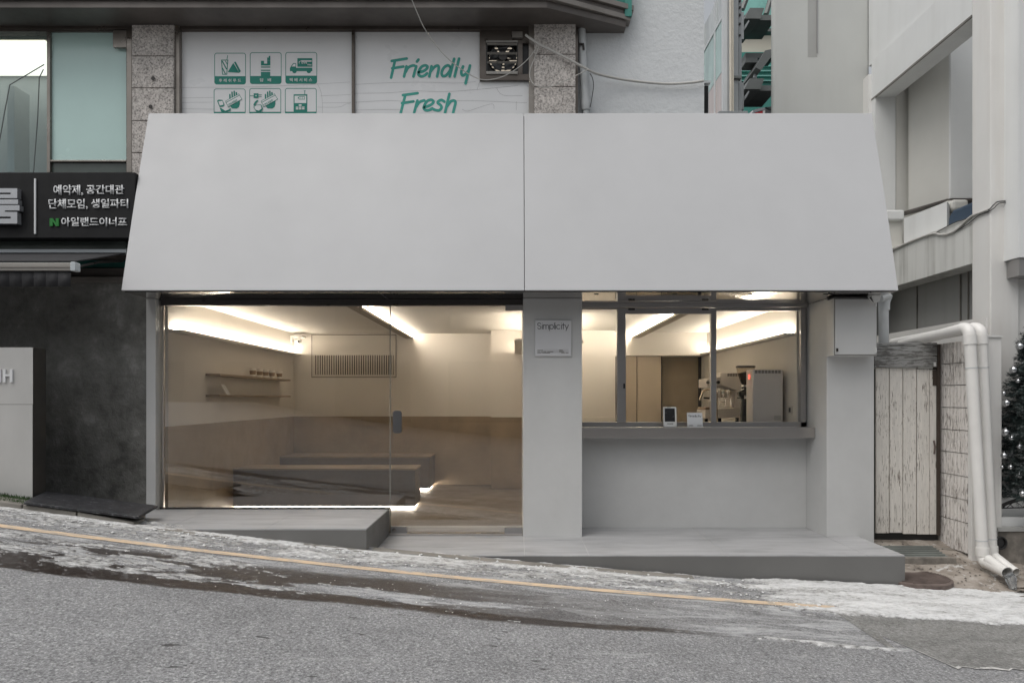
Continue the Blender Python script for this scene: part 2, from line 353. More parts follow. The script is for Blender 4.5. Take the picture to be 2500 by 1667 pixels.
def road_material():
    m, t, b, o = nodes('road_asphalt')
    tc = N(t, 'ShaderNodeTexCoord'); sep = N(t, 'ShaderNodeSeparateXYZ'); L(t, tc.outputs['Object'], sep.inputs[0])
    x, y = sep.outputs[0], sep.outputs[1]
    v = tc.outputs['Object']; vst = coords(t, (0.32, 1.6, 1))
    fine = noise(t, v, 105, 3, 0.8); mid = noise(t, v, 2.2, 5, 0.6); big = noise(t, v, 0.5, 3)
    fine2 = noise(t, coords(t, (1, 0.8, 1)), 58, 2, 0.6)
    sp = math_(t, 'ADD', math_(t, 'MULTIPLY', fine, 0.6), math_(t, 'MULTIPLY', fine2, 0.4))
    asp = ramp(t, sp, [(0.35, (0.085, 0.085, 0.087)), (0.45, (0.20, 0.20, 0.204)), (0.54, (0.295, 0.295, 0.298)), (0.65, (0.56, 0.56, 0.56))])
    tone = ramp(t, mid, [(0.3, 0.86), (0.7, 1.1)])
    c = mixc(t, 1.0, asp.outputs[0], tone.outputs[0], 'MULTIPLY')
    # newer asphalt patch at the lower right, with its own seam
    seam = math_(t, 'SUBTRACT', math_(t, 'ADD', math_(t, 'MULTIPLY', math_(t, 'SUBTRACT', x, 2.15), 1.55), math_(t, 'MULTIPLY', noise(t, v, 3, 3), 0.12)), math_(t, 'SUBTRACT', 4.9, y))
    pm = math_(t, 'MULTIPLY', ramp(t, seam, [(0.49, 0.0), (0.51, 1.0)]).outputs[0], ramp(t, math_(t, 'ADD', y, math_(t, 'MULTIPLY', noise(t, v, 4, 3), 0.05)), [(0.0, 0.0), (1.0, 1.0)]).outputs[0])
    c = mixc(t, math_(t, 'MULTIPLY', pm, 0.0), c, (0.2, 0.2, 0.19))
    # dark oil spots
    sp1 = noise(t, coords(t, (2.6, 6.0, 1)), 1.9, 4, 0.55)
    c = mixc(t, math_(t, 'MULTIPLY', ramp(t, sp1, [(0.685, 0.0), (0.70, 1.0)]).outputs[0], 0.8), c, (0.045, 0.043, 0.042))
    # pale salt marks
    sal = noise(t, coords(t, (0.9, 2.6, 1)), 2.6, 7, 0.72, 0.6)
    c = mixc(t, math_(t, 'MULTIPLY', ramp(t, sal, [(0.60, 0.0), (0.72, 1.0)]).outputs[0], 0.45), c, (0.52, 0.52, 0.52))
    # band between the wheel track and the kerb: ice crust and meltwater
    yw = math_(t, 'ADD', y, math_(t, 'MULTIPLY', math_(t, 'SUBTRACT', noise(t, vst, 2.4, 5, 0.65), 0.5), 0.28))
    band = math_(t, 'MULTIPLY', ramp(t, math_(t, 'DIVIDE', math_(t, 'SUBTRACT', yw, 4.40), 2.0), [(0.075, 0.0), (0.095, 1.0)]).outputs[0], 1.0)
    crust = noise(t, coords(t, (0.55, 2.2, 1)), 3.0, 8, 0.74, 0.5)
    cr = math_(t, 'MULTIPLY', ramp(t, crust, [(0.47, 0.0), (0.62, 1.0)]).outputs[0], band)
    c = mixc(t, math_(t, 'MULTIPLY', cr, 0.75), c, (0.58, 0.585, 0.59))
    # meltwater runnels: one along the edge of the track, patches above it on the uphill side
    edge = ramp(t, math_(t, 'ABSOLUTE', math_(t, 'SUBTRACT', yw, 4.63)), [(0.06, 1.0), (0.09, 0.0)])
    xe = ramp(t, math_(t, 'DIVIDE', math_(t, 'ADD', x, 8.0), 12.0), [(0.74, 1.0), (0.79, 0.0)])
    xw = ramp(t, math_(t, 'DIVIDE', math_(t, 'ADD', x, 8.0), 12.0), [(0.60, 1.0), (0.77, 0.10)])
    wn = noise(t, coords(t, (0.30, 1.9, 1)), 2.1, 5, 0.62, 0.4)
    upper = ramp(t, math_(t, 'DIVIDE', math_(t, 'SUBTRACT', yw, 4.5), 1.2), [(0.08, 1.0), (0.62, 0.9), (0.74, 0.0)])
    wp = math_(t, 'MULTIPLY', math_(t, 'MULTIPLY', ramp(t, wn, [(0.425, 0.0), (0.455, 1.0)]).outputs[0], upper.outputs[0]), xw.outputs[0])
    wet = math_(t, 'MULTIPLY', math_(t, 'MAXIMUM', math_(t, 'MULTIPLY', edge.outputs[0], xe.outputs[0]), wp), band)
    wet = math_(t, 'MULTIPLY', wet, ramp(t, noise(t, v, 26, 4, 0.7), [(0.36, 0.35), (0.44, 1.0)]).outputs[0])
    wet = math_(t, 'MINIMUM', wet, 1.0)
    c = mixc(t, wet, c, (0.030, 0.022, 0.018))
    L(t, c, b.inputs['Base Color']); b.inputs['Specular IOR Level'].default_value = 0.25
    L(t, mixc(t, wet, (0.82,)*3, (0.30,)*3), b.inputs['Roughness'])
    hb = math_(t, 'ADD', math_(t, 'MULTIPLY', sp, 1.0), math_(t, 'MULTIPLY', cr, 0.5))
    bump(t, b, hb, 0.55, 0.006)
road_material()
def patch_material():
    m, t, b, o = nodes('road_patch'); v = coords(t)
    sp = math_(t, 'ADD', math_(t, 'MULTIPLY', noise(t, v, 95, 3, 0.75), 0.55), math_(t, 'MULTIPLY', noise(t, v, 36, 3, 0.65), 0.45))
    r = ramp(t, sp, [(0.35, (0.10, 0.098, 0.092)), (0.45, (0.21, 0.207, 0.198)), (0.55, (0.275, 0.271, 0.26)), (0.68, (0.48, 0.475, 0.46))])
    q = ramp(t, noise(t, coords(t, (0.8, 2, 1)), 2.4, 6, 0.7), [(0.40, 0.80), (0.55, 1.02)])
    L(t, mixc(t, 1.0, r.outputs[0], q.outputs[0], 'MULTIPLY'), b.inputs['Base Color']); b.inputs['Roughness'].default_value = 0.85; b.inputs['Specular IOR Level'].default_value = 0.25
    bump(t, b, sp, 0.6, 0.006)
patch_material()
mat('road_seam', (0.52, 0.51, 0.49), 0.85, var=0.4, vs_=22, bmp=0.4, bs=60)
mat('puddle', (0.045, 0.035, 0.026), 0.06, var=0.1)
def snow_material():
    m, t, b, o = nodes('snow')
    tc = N(t, 'ShaderNodeTexCoord'); v = tc.outputs['Object']
    d1 = noise(t, coords(t, (0.6, 2.2, 1)), 3.2, 8, 0.76, 0.5); d2 = noise(t, coords(t, (0.7, 1.3, 1)), 30, 5, 0.75)
    f = math_(t, 'ADD', math_(t, 'MULTIPLY', d1, 0.6), math_(t, 'MULTIPLY', d2, 0.4))
    r = ramp(t, f, [(0.38, (0.20, 0.19, 0.18)), (0.43, (0.46, 0.455, 0.445)), (0.51, (0.70, 0.70, 0.695)), (0.64, (0.83, 0.83, 0.825))])
    at = N(t, 'ShaderNodeAttribute'); at.attribute_name = 'thickness'
    k = ramp(t, math_(t, 'ADD', at.outputs['Fac'], math_(t, 'MULTIPLY', math_(t, 'SUBTRACT', d2, 0.5), 1.1)), [(0.10, 0.0), (0.75, 1.0)])
    thin = ramp(t, d2, [(0.38, (0.10, 0.097, 0.093)), (0.52, (0.30, 0.297, 0.292)), (0.66, (0.52, 0.52, 0.515))])
    L(t, mixc(t, k.outputs[0], thin.outputs[0], r.outputs[0]), b.inputs['Base Color']); b.inputs['Roughness'].default_value = 0.6
    bump(t, b, math_(t, 'ADD', d2, d1), 0.7, 0.014)
snow_material()
def line_material():
    m, t, b, o = nodes('line_paint')
    n = noise(t, coords(t, (1.2, 4, 1)), 6, 7, 0.75)
    k = ramp(t, n, [(0.38, 0.0), (0.52, 1.0)])
    L(t, mixc(t, k.outputs[0], (0.42, 0.38, 0.34), (0.72, 0.55, 0.38)), b.inputs['Base Color']); b.inputs['Roughness'].default_value = 0.7
    bump(t, b, noise(t, coords(t), 60, 4), 0.3, 0.004)
line_material()

# ------------------------------------------------------------------ the ground
def grid(name, xs, ys, zf, m):
    xs = np.asarray(xs, float); ys = np.asarray(ys, float); gx, gy = np.meshgrid(xs, ys); gz = zf(gx, gy)
    v = np.stack([gx, gy, gz], -1).reshape(-1, 3); nx, ny = len(xs), len(ys)
    i = np.arange(nx*ny).reshape(ny, nx); f = np.stack([i[:-1,:-1], i[:-1,1:], i[1:,1:], i[1:,:-1]], -1).reshape(-1, 4)
    me = bpy.data.meshes.new(name); me.from_pydata(v.tolist(), [], f.tolist()); me.update()
    for p in me.polygons: p.use_smooth = True
    ob = bpy.data.objects.new(name, me); COL.objects.link(ob); me.materials.append(M[m]); OR[ob.name] = (0,0,0); return ob
xs = list(np.arange(-60, -10, 5))+list(np.arange(-10, 8.01, 0.25))+list(np.arange(10, 61, 5))
ys = [-60, -30, -14, -8, -4, -2, 0, 1, 2, 3, 4, 5, 6, 6.29]
kind(grid('road', xs, ys, lambda gx, gy: road_z(gx), 'road_asphalt'), 'structure')
def vnoise(x, y, seed):
    """smooth value noise on arrays"""
    rs = np.random.RandomState(seed); tab = rs.rand(256, 256)
    xi = np.floor(x).astype(int); yi = np.floor(y).astype(int); fx = x-xi; fy = y-yi
    fx = fx*fx*(3-2*fx); fy = fy*fy*(3-2*fy)
    a = tab[xi % 256, yi % 256]; b_ = tab[(xi+1) % 256, yi % 256]; c = tab[xi % 256, (yi+1) % 256]; d = tab[(xi+1) % 256, (yi+1) % 256]
    return (a*(1-fx)+b_*fx)*(1-fy)+(c*(1-fx)+d*fx)*fy
def fbm(x, y, seed, o=5, g=0.55):
    s = 0; a = 1; n = 0
    for i in range(o):
        s = s+a*vnoise(x*2**i+17*i, y*2**i+31*i, seed+i); n += a; a *= g
    return s/n
def sstep(a, b_, x):
    t = np.clip((x-a)/(b_-a), 0, 1); return t*t*(3-2*t)
def snow_z(gx, gy):
    n = fbm(gx*1.9, gy*7.0, 3, 6, 0.66); n2 = fbm(gx*14, gy*24, 11, 3, 0.7)
    bank = sstep(1.2, 2.9, gx)*sstep(5.28, 5.46, gy+0.10*(n-0.5))                       # right-hand bank
    strip = 0.47*sstep(5.60, 5.72, gy)*(1-sstep(1.5, 2.5, gx))                           # ice between line and kerb
    ridge = 0.35*np.exp(-((gy-6.08+0.06*(n2-0.5))/0.055)**2)
    left = 0.40*sstep(4.62, 4.78, gy)*(1-sstep(5.42, 5.5, gy))*(1-sstep(-2.6, 0.4, gx))   # crust below the line, uphill
    streak = 0.80*np.exp(-((gy-4.62-0.03*np.sin(gx*5)+0.10*(n2-0.5))/0.036)**2)*sstep(1.42, 1.6, gx)*(1-sstep(2.3, 2.5, gx))
    streak2 = 0.5*np.exp(-((gy-4.86-0.05*np.sin(gx*2.2))/0.03)**2)*sstep(-0.9, -0.5, gx)*(1-sstep(0.0, 0.4, gx))
    a = np.maximum.reduce([bank*1.1, strip+ridge*(1-bank), left, streak, streak2])
    h = (a+1.15*(n-0.5)+0.42*(n2-0.5)-0.45)
    h = np.where(h > -0.06, 0.003+0.034*np.clip(h, 0, 1)**0.8*np.clip(0.32+bank, 0, 1)+0.007*n2*np.clip(h*4, 0, 1), -0.02)
    yl = np.exp(-((gy-5.53)/0.06)**8)*(gx < 2.42)                                          # the painted line stays bare
    h = np.where(yl > 0.4, np.minimum(h, -0.02+0.024*(n > 0.66)), h)
    return road_z(gx)+h
sno = kind(grid('snow', np.arange(-6.0, 6.6, 0.013), np.arange(4.52, 6.285, 0.011), snow_z, 'snow'), 'stuff', 'thin grey crust of ice and old snow along the kerb')
_c = np.zeros(len(sno.data.vertices)*3); sno.data.vertices.foreach_get('co', _c); _c = _c.reshape(-1, 3)
_a = sno.data.attributes.new('thickness', 'FLOAT', 'POINT'); _a.data.foreach_set('value', np.clip((_c[:,2]-road_z(_c[:,0]))/0.016, 0, 1).astype(np.float32))
# yellow edge line
mb = MB(); lx = np.arange(-12, 2.43, 0.2)
for i in range(len(lx)-1):
    a, b_ = lx[i], min(lx[i+1], 2.42); mb.quad((a,5.485,road_z(a)+.004), (b_,5.485,road_z(b_)+.004), (b_,5.575,road_z(b_)+.004), (a,5.575,road_z(a)+.004))
kind(mb.build('road_marking', 'line_paint'), 'structure', 'worn yellow line painted along the road edge')
def ground_pt(px, py):
    d = 5.0
    for _ in range(30): d = (ZC-road_z((px-VX)/F*d))*F/(py-VY)
    return ((px-VX)/F*d, d)
sp_ = [ground_pt(*p) for p in ((2052, 1500), (2115, 1535), (2170, 1582), (2240, 1620), (2330, 1629), (2500, 1636), (2900, 1655))]
sx = np.array([p[0] for p in sp_]); sy = np.array([p[1] for p in sp_])
order = np.argsort(sx); sx, sy = sx[order], sy[order]
mb = MB(); ms = MB(); gx = np.arange(sx[0], sx[-1], 0.04)
for i in range(len(gx)-1):
    a, b_ = float(gx[i]), float(gx[i+1]); ja, jb = 0.012*math.sin(a*41)+0.008*math.sin(a*97), 0.012*math.sin(b_*41)+0.008*math.sin(b_*97)
    ya, yb2 = float(np.interp(a, sx, sy))+ja, float(np.interp(b_, sx, sy))+jb
    mb.quad((a, ya, road_z(a)+.003), (b_, yb2, road_z(b_)+.003), (b_, 5.5, road_z(b_)+.003), (a, 5.5, road_z(a)+.003))
    w = .012+.008*math.sin(a*23)
    ms.quad((a, ya-w, road_z(a)+.0055), (b_, yb2-w, road_z(b_)+.0055), (b_, yb2+w, road_z(b_)+.0055), (a, ya+w, road_z(a)+.0055))
kind(mb.build('road_patch', 'road_patch'), 'structure', 'patch of slightly darker asphalt at the lower right')
kind(ms.build('road_seam', 'road_seam'), 'structure', 'pale ragged seam round the asphalt patch')
# pavement behind the kerb on the uphill side, and kerb stones
mb = MB(); lx = np.arange(-9, -3.19, 0.3)
for i in range(len(lx)-1):
    a, b_ = lx[i], lx[i+1]; yk = 6.60
    if b_ < -3.85: mb.prism([(a,6.6005,road_z(a)-.5), (a,7.3,road_z(a)-.5), (a,7.3,road_z(a)-.09), (a,6.6005,road_z(a)-.09)], (b_-a, 0, road_z(b_)-road_z(a)))
    mb.prism([(a,6.30,road_z(a)-.5), (a,yk,road_z(a)-.5), (a,yk,road_z(a)+.015), (a,6.30,road_z(a)+.015)], (b_-a, 0, road_z(b_)-road_z(a)))
pav = kind(mb.build('pavement', 'pavement'), 'structure')
kx = [-6.4, -5.6, -4.86, -4.07, -3.62, -3.14]
for a, b_ in zip(kx[:-1], kx[1:]):
    za, zb = road_z(a), road_z(b_); e = 0.006
    top = 0.05 if b_ < -3.5 else 0.022
    k = MB().prism([(a+e,6.10,za-.3), (a+e,6.29,za-.3), (a+e,6.29,za+.052), (a+e,6.10,za+.05)], (b_-a-2*e, 0, zb-za+(top-.05 if top < .05 else 0)))
    k.build('kerb_stone', 'kerb_stone', pav, bevel=0.008)
# low kerb running on under the platforms
kx = [-2.97, -2.1, -1.2, -0.3, 0.6, 1.5]
for a, b_ in zip(kx[:-1], kx[1:]):
    za, zb = road_z(a), road_z(b_)
    y0 = 6.03 if b_ < -1.1 else 6.16
    MB().prism([(a+.005,y0,za-.3), (a+.005,y0+.09,za-.3), (a+.005,y0+.09,za+.012), (a+.005,y0,za+.006)], (b_-a-.01, 0, zb-za)).build('kerb_stone', 'kerb_stone', pav, bevel=0.008)
# bare earth in front of the gate
def soil_z(gx, gy):
    t = np.clip((gy-6.2)/1.1, 0, 1.3); n = fbm(gx*4, gy*4, 21, 5)
    return -0.305+0.215*t+0.035*(n-0.5)-0.05*np.clip(gx-4.35, 0, 3)
kind(grid('ground', np.arange(3.30, 7.5, 0.05), np.arange(6.14, 9.0, 0.05), soil_z, 'soil'), 'structure')
# loose lumps of snow and grit on kerb and bank
mb = MB(); mg = MB()
def lump(b, x, y, z, r):
    c = Vector((x, y, z)); ico = [(0,0,1),(0.9,0,0.4),(0.28,0.85,0.4),(-0.72,0.53,0.4),(-0.72,-0.53,0.4),(0.28,-0.85,0.4),(0,0,-0.3)]
    b.add([c+Vector((p[0]*r*random.uniform(.7,1.3), p[1]*r*random.uniform(.7,1.3), p[2]*r*random.uniform(.5,1))) for p in ico],
          [(0,1,2),(0,2,3),(0,3,4),(0,4,5),(0,5,1),(6,2,1),(6,3,2),(6,4,3),(6,5,4),(6,1,5)])
for i in range(520):
    x = random.uniform(-4.8, 4.9); y = random.choice([6.07, 6.1, 5.95, 5.7])+random.gauss(0, .04)
    if x > 1.9: y = random.uniform(5.45, 6.2)
    if -1.2 > x: y = min(y, 6.0)
    lump(mb, x, y, road_z(x)+.006, random.uniform(.005, .017)*(1.4 if x > 2.2 and random.random() < .25 else 1))
for i in range(130):
    x = random.uniform(-4.5, 1.0); y = random.uniform(4.6, 5.4); lump(mb, x, y, road_z(x)+.004, random.uniform(.003, .007))
kind(mb.build('snow_lumps', 'snow_clump', smooth=True), 'stuff', 'small lumps of frozen snow along the kerb')
for i in range(260):
    x = random.uniform(3.36, 4.9); y = random.uniform(6.2, 7.3); lump(mg, x, y, float(soil_z(np.array(x), np.array(y)))+.003, random.uniform(.004, .014))
kind(mg.build('grit', 'old_concrete'), 'stuff', 'stones and grit on the bare earth by the gate')

# ------------------------------------------------------------------ the cafe building
cafe = thing('cafe_building', 'pale grey cafe front under a big white sloping canopy', 'building', (0, 7.2, 0))
XL, XR = -3.57, 3.472       # canopy ends
yb, zb_, yt, zt = 6.70, 2.312, 7.20, 4.108
for a, b_ in ((XL, 0.0815), (0.0865, XR)):
    prof = [(a, yb, zb_+.004), (a, yb+.012, zb_), (a, 7.24, zb_), (a, 7.24, zt), (a, yt, zt), (a, yt-.012, zt-.012)]
    # slight belly of the sheet
    prof = [(a, yb, zb_), (a, 7.215, zb_), (a, 7.215, zt), (a, yt, zt)]
    for k in range(1, 8):
        f = 1-k/8; prof.append((a, yb+(yt-yb)*f-0.010*math.sin(math.pi*f), zb_+(zt-zb_)*f))
    MB().prism(prof, (b_-a, 0, 0)).build('canopy_panel', 'awning_white', cafe, bevel=0.004)
MB().prism([(.0812, yb+.03, zb_+.02), (.0812, 7.1, zb_+.02), (.0812, 7.2, zt-.03), (.0812, yt-.0+.012, zt-.03)], (.0056, 0, 0)).build('panel_joint', 'ink', cafe)
# soffit sheets of mirror steel below the canopy
for a, b_ in ((XL+.02, -1.245), (-1.238, XR-.02)):
    MB().box(a, b_, yb+.025, 7.70, zb_-.012, zb_-.003).build('soffit', 'steel_mirror', cafe)
# downlights in the soffit
for px in (1456, 1647, 1832, 2016):
    MB().lathe((X(px, 6.85), 6.85, zb_-.016), [(.022, 0), (.022, .003)], 16).build('downlight', 'black', cafe)
# piers
MB().box(-3.569, -3.478, 7.15, 7.34, .15, zb_-.013).build('pier', 'pier_paint', cafe, bevel=.003)
MB().box(X(1277,7.14), X(1421,7.14), 7.14, 8.5, -.06, zb_-.013).build('pier', 'pier_paint', cafe, bevel=.003)
MB().box(3.015, X(2134,7.16), 7.16, 8.2, -.4, zb_-.013).build('pier', 'pier_paint', cafe, bevel=.003)
# wall under the serving counter, its counter
MB().box(.64, 3.014, 7.655, 7.75, -.06, 1.02).build('counter_wall', 'pier_paint', cafe)
cn = MB().box(X(1421,7.43)+.002, 3.013, 7.43, 7.90, 1.044-.107, 1.044).build('counter', 'steel', cafe, bevel=.002)
# shop window: frame members, mullions, panes (fixed left, sliding centre, right)
dw = 7.66
win = MB()
win.box(.643, 3.013, dw-.06, dw+.06, Z(752,dw), zb_-.012)
win.pbox(1955, 1969, 745, 1042, dw-.03, .09)
win.pbox(1421, 1969, 1030, 1042.3, dw-.03, .07)
wf = win.build('window', 'frame_steel', cafe, bevel=.002)
sf = MB().pbox(1507, 1528, 752, 1031, dw-.045, .06).pbox(1528, 1737, 752, 766, dw-.05, .04).pbox(1736, 1749, 752, 1031, dw-.05, .06).pbox(1749, 1955, 752, 759, dw-.01, .03).pbox(1421, 1507, 752, 755, dw-.01, .03)
sf.build('sash', 'frame_steel', wf, bevel=.0015)
for a, b_, t_, dd in ((1421, 1508, 753, .0), (1527, 1738, 764, -.03), (1748, 1956, 757, .0)):
    MB().pbox(a, b_, t_, 1031, dw+dd, .006).build('pane', 'window_glass', wf)
for px in (1542, 1722):
    MB().pbox(px-8, px+8, 752.6, 757, dw-.058, .01).build('latch', 'black', wf)
MB().pbox(1522, 1526, 936, 948, dw-.06, .02).build('latch', 'black', wf)
# glazed front: header, track, fixed pane, door
dg = 7.22
hd = MB().pbox(393, 1277, 730, 745.5, dg-.02, .07).build('door_header', 'steel_dark', cafe, bevel=.002)
MB().box(X(393,dg), X(1277,dg), dg-.035, dg+.05, Z(729.5,dg), zb_-.012).build('header_trim', 'steel', cafe)
MB().box(-3.476, X(1277,dg), dg+.04, dg+.10, Z(745,dg), 2.42).build('lintel', 'steel_dark', cafe)
MB().pbox(397.5, 951.5, 743, 1242, dg, .012).build('glass_pane', 'shop_glass', cafe)
MB().pbox(390, 950, 1239, 1244, dg-.012, .045).build('glass_channel', 'steel_dark', cafe)
MB().pbox(397, 399.5, 745, 1240, dg-.01, .03).build('glass_channel', 'steel', cafe)
door = MB().pbox(953.5, 1276, 747, 1301, dg, .012).build('glass_door', 'shop_glass', cafe)
def rrect(x0, x1, z0, z1, r, y, dep, n=6):
    pts = []
    for cx_, cz_, a0 in ((x1-r, z1-r, 0), (x0+r, z1-r, 90), (x0+r, z0+r, 180), (x1-r, z0+r, 270)):
        for k in range(n+1):
            a = R(a0+90*k/n); pts.append((cx_+r*math.cos(a), y, cz_+r*math.sin(a)))
    return MB().prism(pts, (0, dep, 0))
MB().pbox(951.3, 953.7, 745.5, 1302, dg-.001, .014).build('glass_edge', 'edge_glass', door)
rrect(X(961,dg), X(982,dg), Z(1057,dg), Z(1002,dg), .028, dg-.05, .03).build('handle', 'handle_steel', door, bevel=.003)
for py in (1010, 1044): MB().pbox(968, 975, py, py+6, dg-.02, .02).build('handle_bolt', 'steel_dark', door)
rrect(X(954.5,dg), X(994,dg), Z(1301,dg), Z(1284,dg), .008, dg-.02, .05).build('lock_patch', 'frame_steel', door, bevel=.002)
MB().lathe((X(962.5,dg), dg-.026, Z(1292,dg)), [(.018, 0), (.018, .008)], 16, 'Y').build('lock_cylinder', 'chrome', door)
MB().pbox(1232, 1276, 1287.5, 1302, dg-.02, .05).build('hinge_patch', 'frame_steel', door, bevel=.002)
MB().pbox(1233.5, 1276.5, 744, 758, dg-.02, .05).build('hinge_patch', 'frame_steel', door, bevel=.002)
MB().pbox(948, 1277, 1302.5, 1309, dg-.03, .10).build('threshold', 'steel', cafe, bevel=.002)
# ---- interior shell
IL, IR, IB, IC = -3.43, 2.93, 11.45, 2.338
MB().box(IL-.1, 3.02, 7.27, 12.0, -.12, -.004).build('interior_floor', 'cement_floor', cafe)
MB().box(IL-.1, 3.02, 7.30, 12.0, IC, IC+.1).build('interior_ceiling', 'ceiling_in', cafe)
MB().box(IL-.1, IL, 7.30, 12.0, 1.057, IC).build('interior_wall', 'plaster_in', cafe)
MB().box(IL-.1, IL+.003, 7.30, 12.0, 0, 1.0565).build('wainscot', 'cement_brown', cafe)
MB().box(IL, .0, IB, IB+.1, 1.057, IC).build('interior_wall', 'plaster_in', cafe)
MB().box(IL, .0, IB-.003, IB+.1, 0, 1.0565).build('wainscot', 'cement_brown', cafe)
MB().box(-.36, 1.48, 10.93, 11.6, 1.057, IC).build('interior_wall', 'plaster_in', cafe)
MB().box(-.36, .60, 10.927, 11.6, 0, 1.0565).build('wainscot', 'cement_brown', cafe)
MB().box(.60, 1.48, 10.93, 11.6, 0, 1.0565).build('interior_wall', 'plaster_in', cafe)
MB().box(1.48, 3.0, 11.30, 11.7, Z(868,11.3), IC).build('interior_wall', 'plaster_in', cafe)
MB().box(1.48, 3.0, 11.78, 11.9, 0, Z(868,11.3)).build('interior_wall', 'plaster_in', cafe)
MB().box(IR, 3.012, 7.70, 11.9, 0, IC).build('interior_wall', 'plaster_in', cafe)
# cupboard doors and the recessed door at the back of the bar
for a, b_ in ((1505, 1554), (1556, 1614)):
    MB().pbox(a, b_, 870, 1030, 11.45, .04).build('cupboard_door', 'cabinet', cafe, bevel=.003)
MB().pbox(1505, 1614, 1030, 1050, 11.5, .2).build('cupboard_plinth', 'bench_side', cafe)
MB().pbox(1503, 1616, 869, 1050, 11.52, .1).build('cupboard_carcass', 'ink', cafe)
MB().pbox(1617, 1711, 871, 1060, 11.72, .05).build('recess_door', 'recess_door', cafe)
MB().pbox(1711, 1714, 870, 1060, 11.55, .2).build('recess_jamb', 'ink', cafe)
MB().pbox(1714, 1735, 870, 1060, 11.50, .2).build('recess_jamb', 'plaster_in', cafe)
# cove ledges with light strips
zl = 2.02
lf = MB().box(IL+.001, IL+.11, 7.33, 11.449, zl-.03, zl).build('cove_ledge', 'plaster_in', cafe)
MB().box(IL+.02, IL+.045, 7.36, 11.42, zl+.001, zl+.012).build('light_strip', 'led', lf)
rf = MB().box(IR-.11, IR-.001, 7.75, 11.299, zl-.03, zl).build('cove_ledge', 'plaster_in', cafe)
MB().box(IR-.045, IR-.02, 7.78, 11.27, zl+.001, zl+.012).build('light_strip', 'led', rf)
MB().box(.10, .66, 8.5005, 10.929, 0, IC-.0005).build('interior_wall', 'plaster_in', cafe)
cf = MB().box(-.01, .0995, 8.47, 10.92, zl-.03, zl).build('cove_ledge', 'plaster_in', cafe)
MB().box(.045, .065, 8.62, 10.88, zl+.001, zl+.010).build('light_strip', 'led_core', cf)
cf = MB().box(.6605, .80, 8.62, 10.92, zl-.03, zl).build('cove_ledge', 'plaster_in', cafe)
MB().box(.695, .715, 8.78, 10.88, zl+.001, zl+.010).build('light_strip', 'led_core', cf)
# ceiling rails with a light strip on one flank
for xr, sgn in ((-1.64, 1), (1.845, -1)):
    y0 = 7.34 if sgn > 0 else 7.75
    rl = thing('light_rail', 'beige ceiling light rail glowing towards the %s' % ('door, left of the pier' if sgn > 0 else 'pier, above the serving window'), 'light', (xr, 9.4, 2.26), 'linear ceiling lights')
    MB().box(xr-.055, xr+.055, y0, 11.44 if sgn < 0 or True else 11, 2.255, 2.285).build('rail_body', 'rail_beige', rl)
    MB().box(xr-.035*1, xr+.035, y0, 11.43, 2.2855, IC-.001).build('rail_stem', 'rail_beige', rl)
    s0, s1 = sorted((xr+sgn*.0355, xr+sgn*.050)); MB().box(s0, s1, y0+.02, 11.40, 2.2865, 2.315).build('light_strip', 'led_rail', rl)
# wall shelves on the left wall
def shelf(z, label):
    s = MB().box(IL+.004, IL+.163, 8.18, 10.76, z-.024, z).build('wall_shelf', 'shelf', bevel=.002)
    tag(s, label, 'shelf', 'shelves on the left cafe wall'); return s
ZU, ZLW = 1.608, 1.375
shelf(ZU, 'upper wooden wall shelf carrying the row of paper cups'); shelf(ZLW, 'lower wooden wall shelf carrying a leaning card')
ords = ('leftmost of the five takeaway paper cups with brown sleeve on the upper shelf', 'second from left of the five takeaway paper cups on the upper shelf', 'middle one of the five takeaway paper cups on the upper shelf', 'second from right of the five takeaway paper cups on the upper shelf', 'rightmost of the five takeaway paper cups on the upper shelf, set slightly apart')
for (px, lab) in zip((617, 634, 649, 664, 682), ords):
    xc = IL+.085; d = -xc*F/(VX-px); h = .112
    c = thing('paper_cup', lab, 'cup', (xc, d, ZU), 'paper cups on the wall shelf')
    MB().lathe((xc, d, ZU), [(.029, 0), (.030, .002), (.042, h-.006), (.0445, h-.006), (.0445, h), (.040, h)], 20).build('cup_body', 'cup_white', c, smooth=True)
    MB().lathe((xc, d, ZU), [(.0325, .030), (.0340, .030), (.0402, h-.034), (.0392, h-.034)], 20).build('sleeve', 'cup_sleeve', c, smooth=True)
xc = IL+.09
cd = MB().prism([(X(556,8.4), 8.36, ZLW+.001), (X(556,8.4)+.006, 8.36, ZLW+.001), (X(541,8.4)+.006, 8.36, Z(938,8.4)), (X(541,8.4), 8.36, Z(938,8.4))], (0, .11, 0)).build('leaning_card', 'card_white')
tag(cd, 'small pale card leaning on the lower wall shelf', 'card')
# air grille on the back wall
gp = thing('air_grille', 'beige wall panel with vertical slatted air grille on the back wall', 'grille', P(864, 920, IB))
y = IB-.022
mb = MB(); mb.pbox(762, 966, 818, 867, y, .02).pbox(762, 966, 914.5, 920, y, .02).pbox(762, 766, 867, 914.5, y, .02).pbox(961, 966, 867, 914.5, y, .02)
mb.build('grille_panel', 'grille_in', gp)
MB().pbox(760.5, 967.5, 816.5, 921.5, y+.014, .004).build('shadow_gap', 'wood_dark', gp)
for k in range(35):
    p = 766.3+k*5.58; MB().pbox(p, p+2.9, 866.9, 914.6, y-.002, .012).build('slat', 'grille_in', gp)
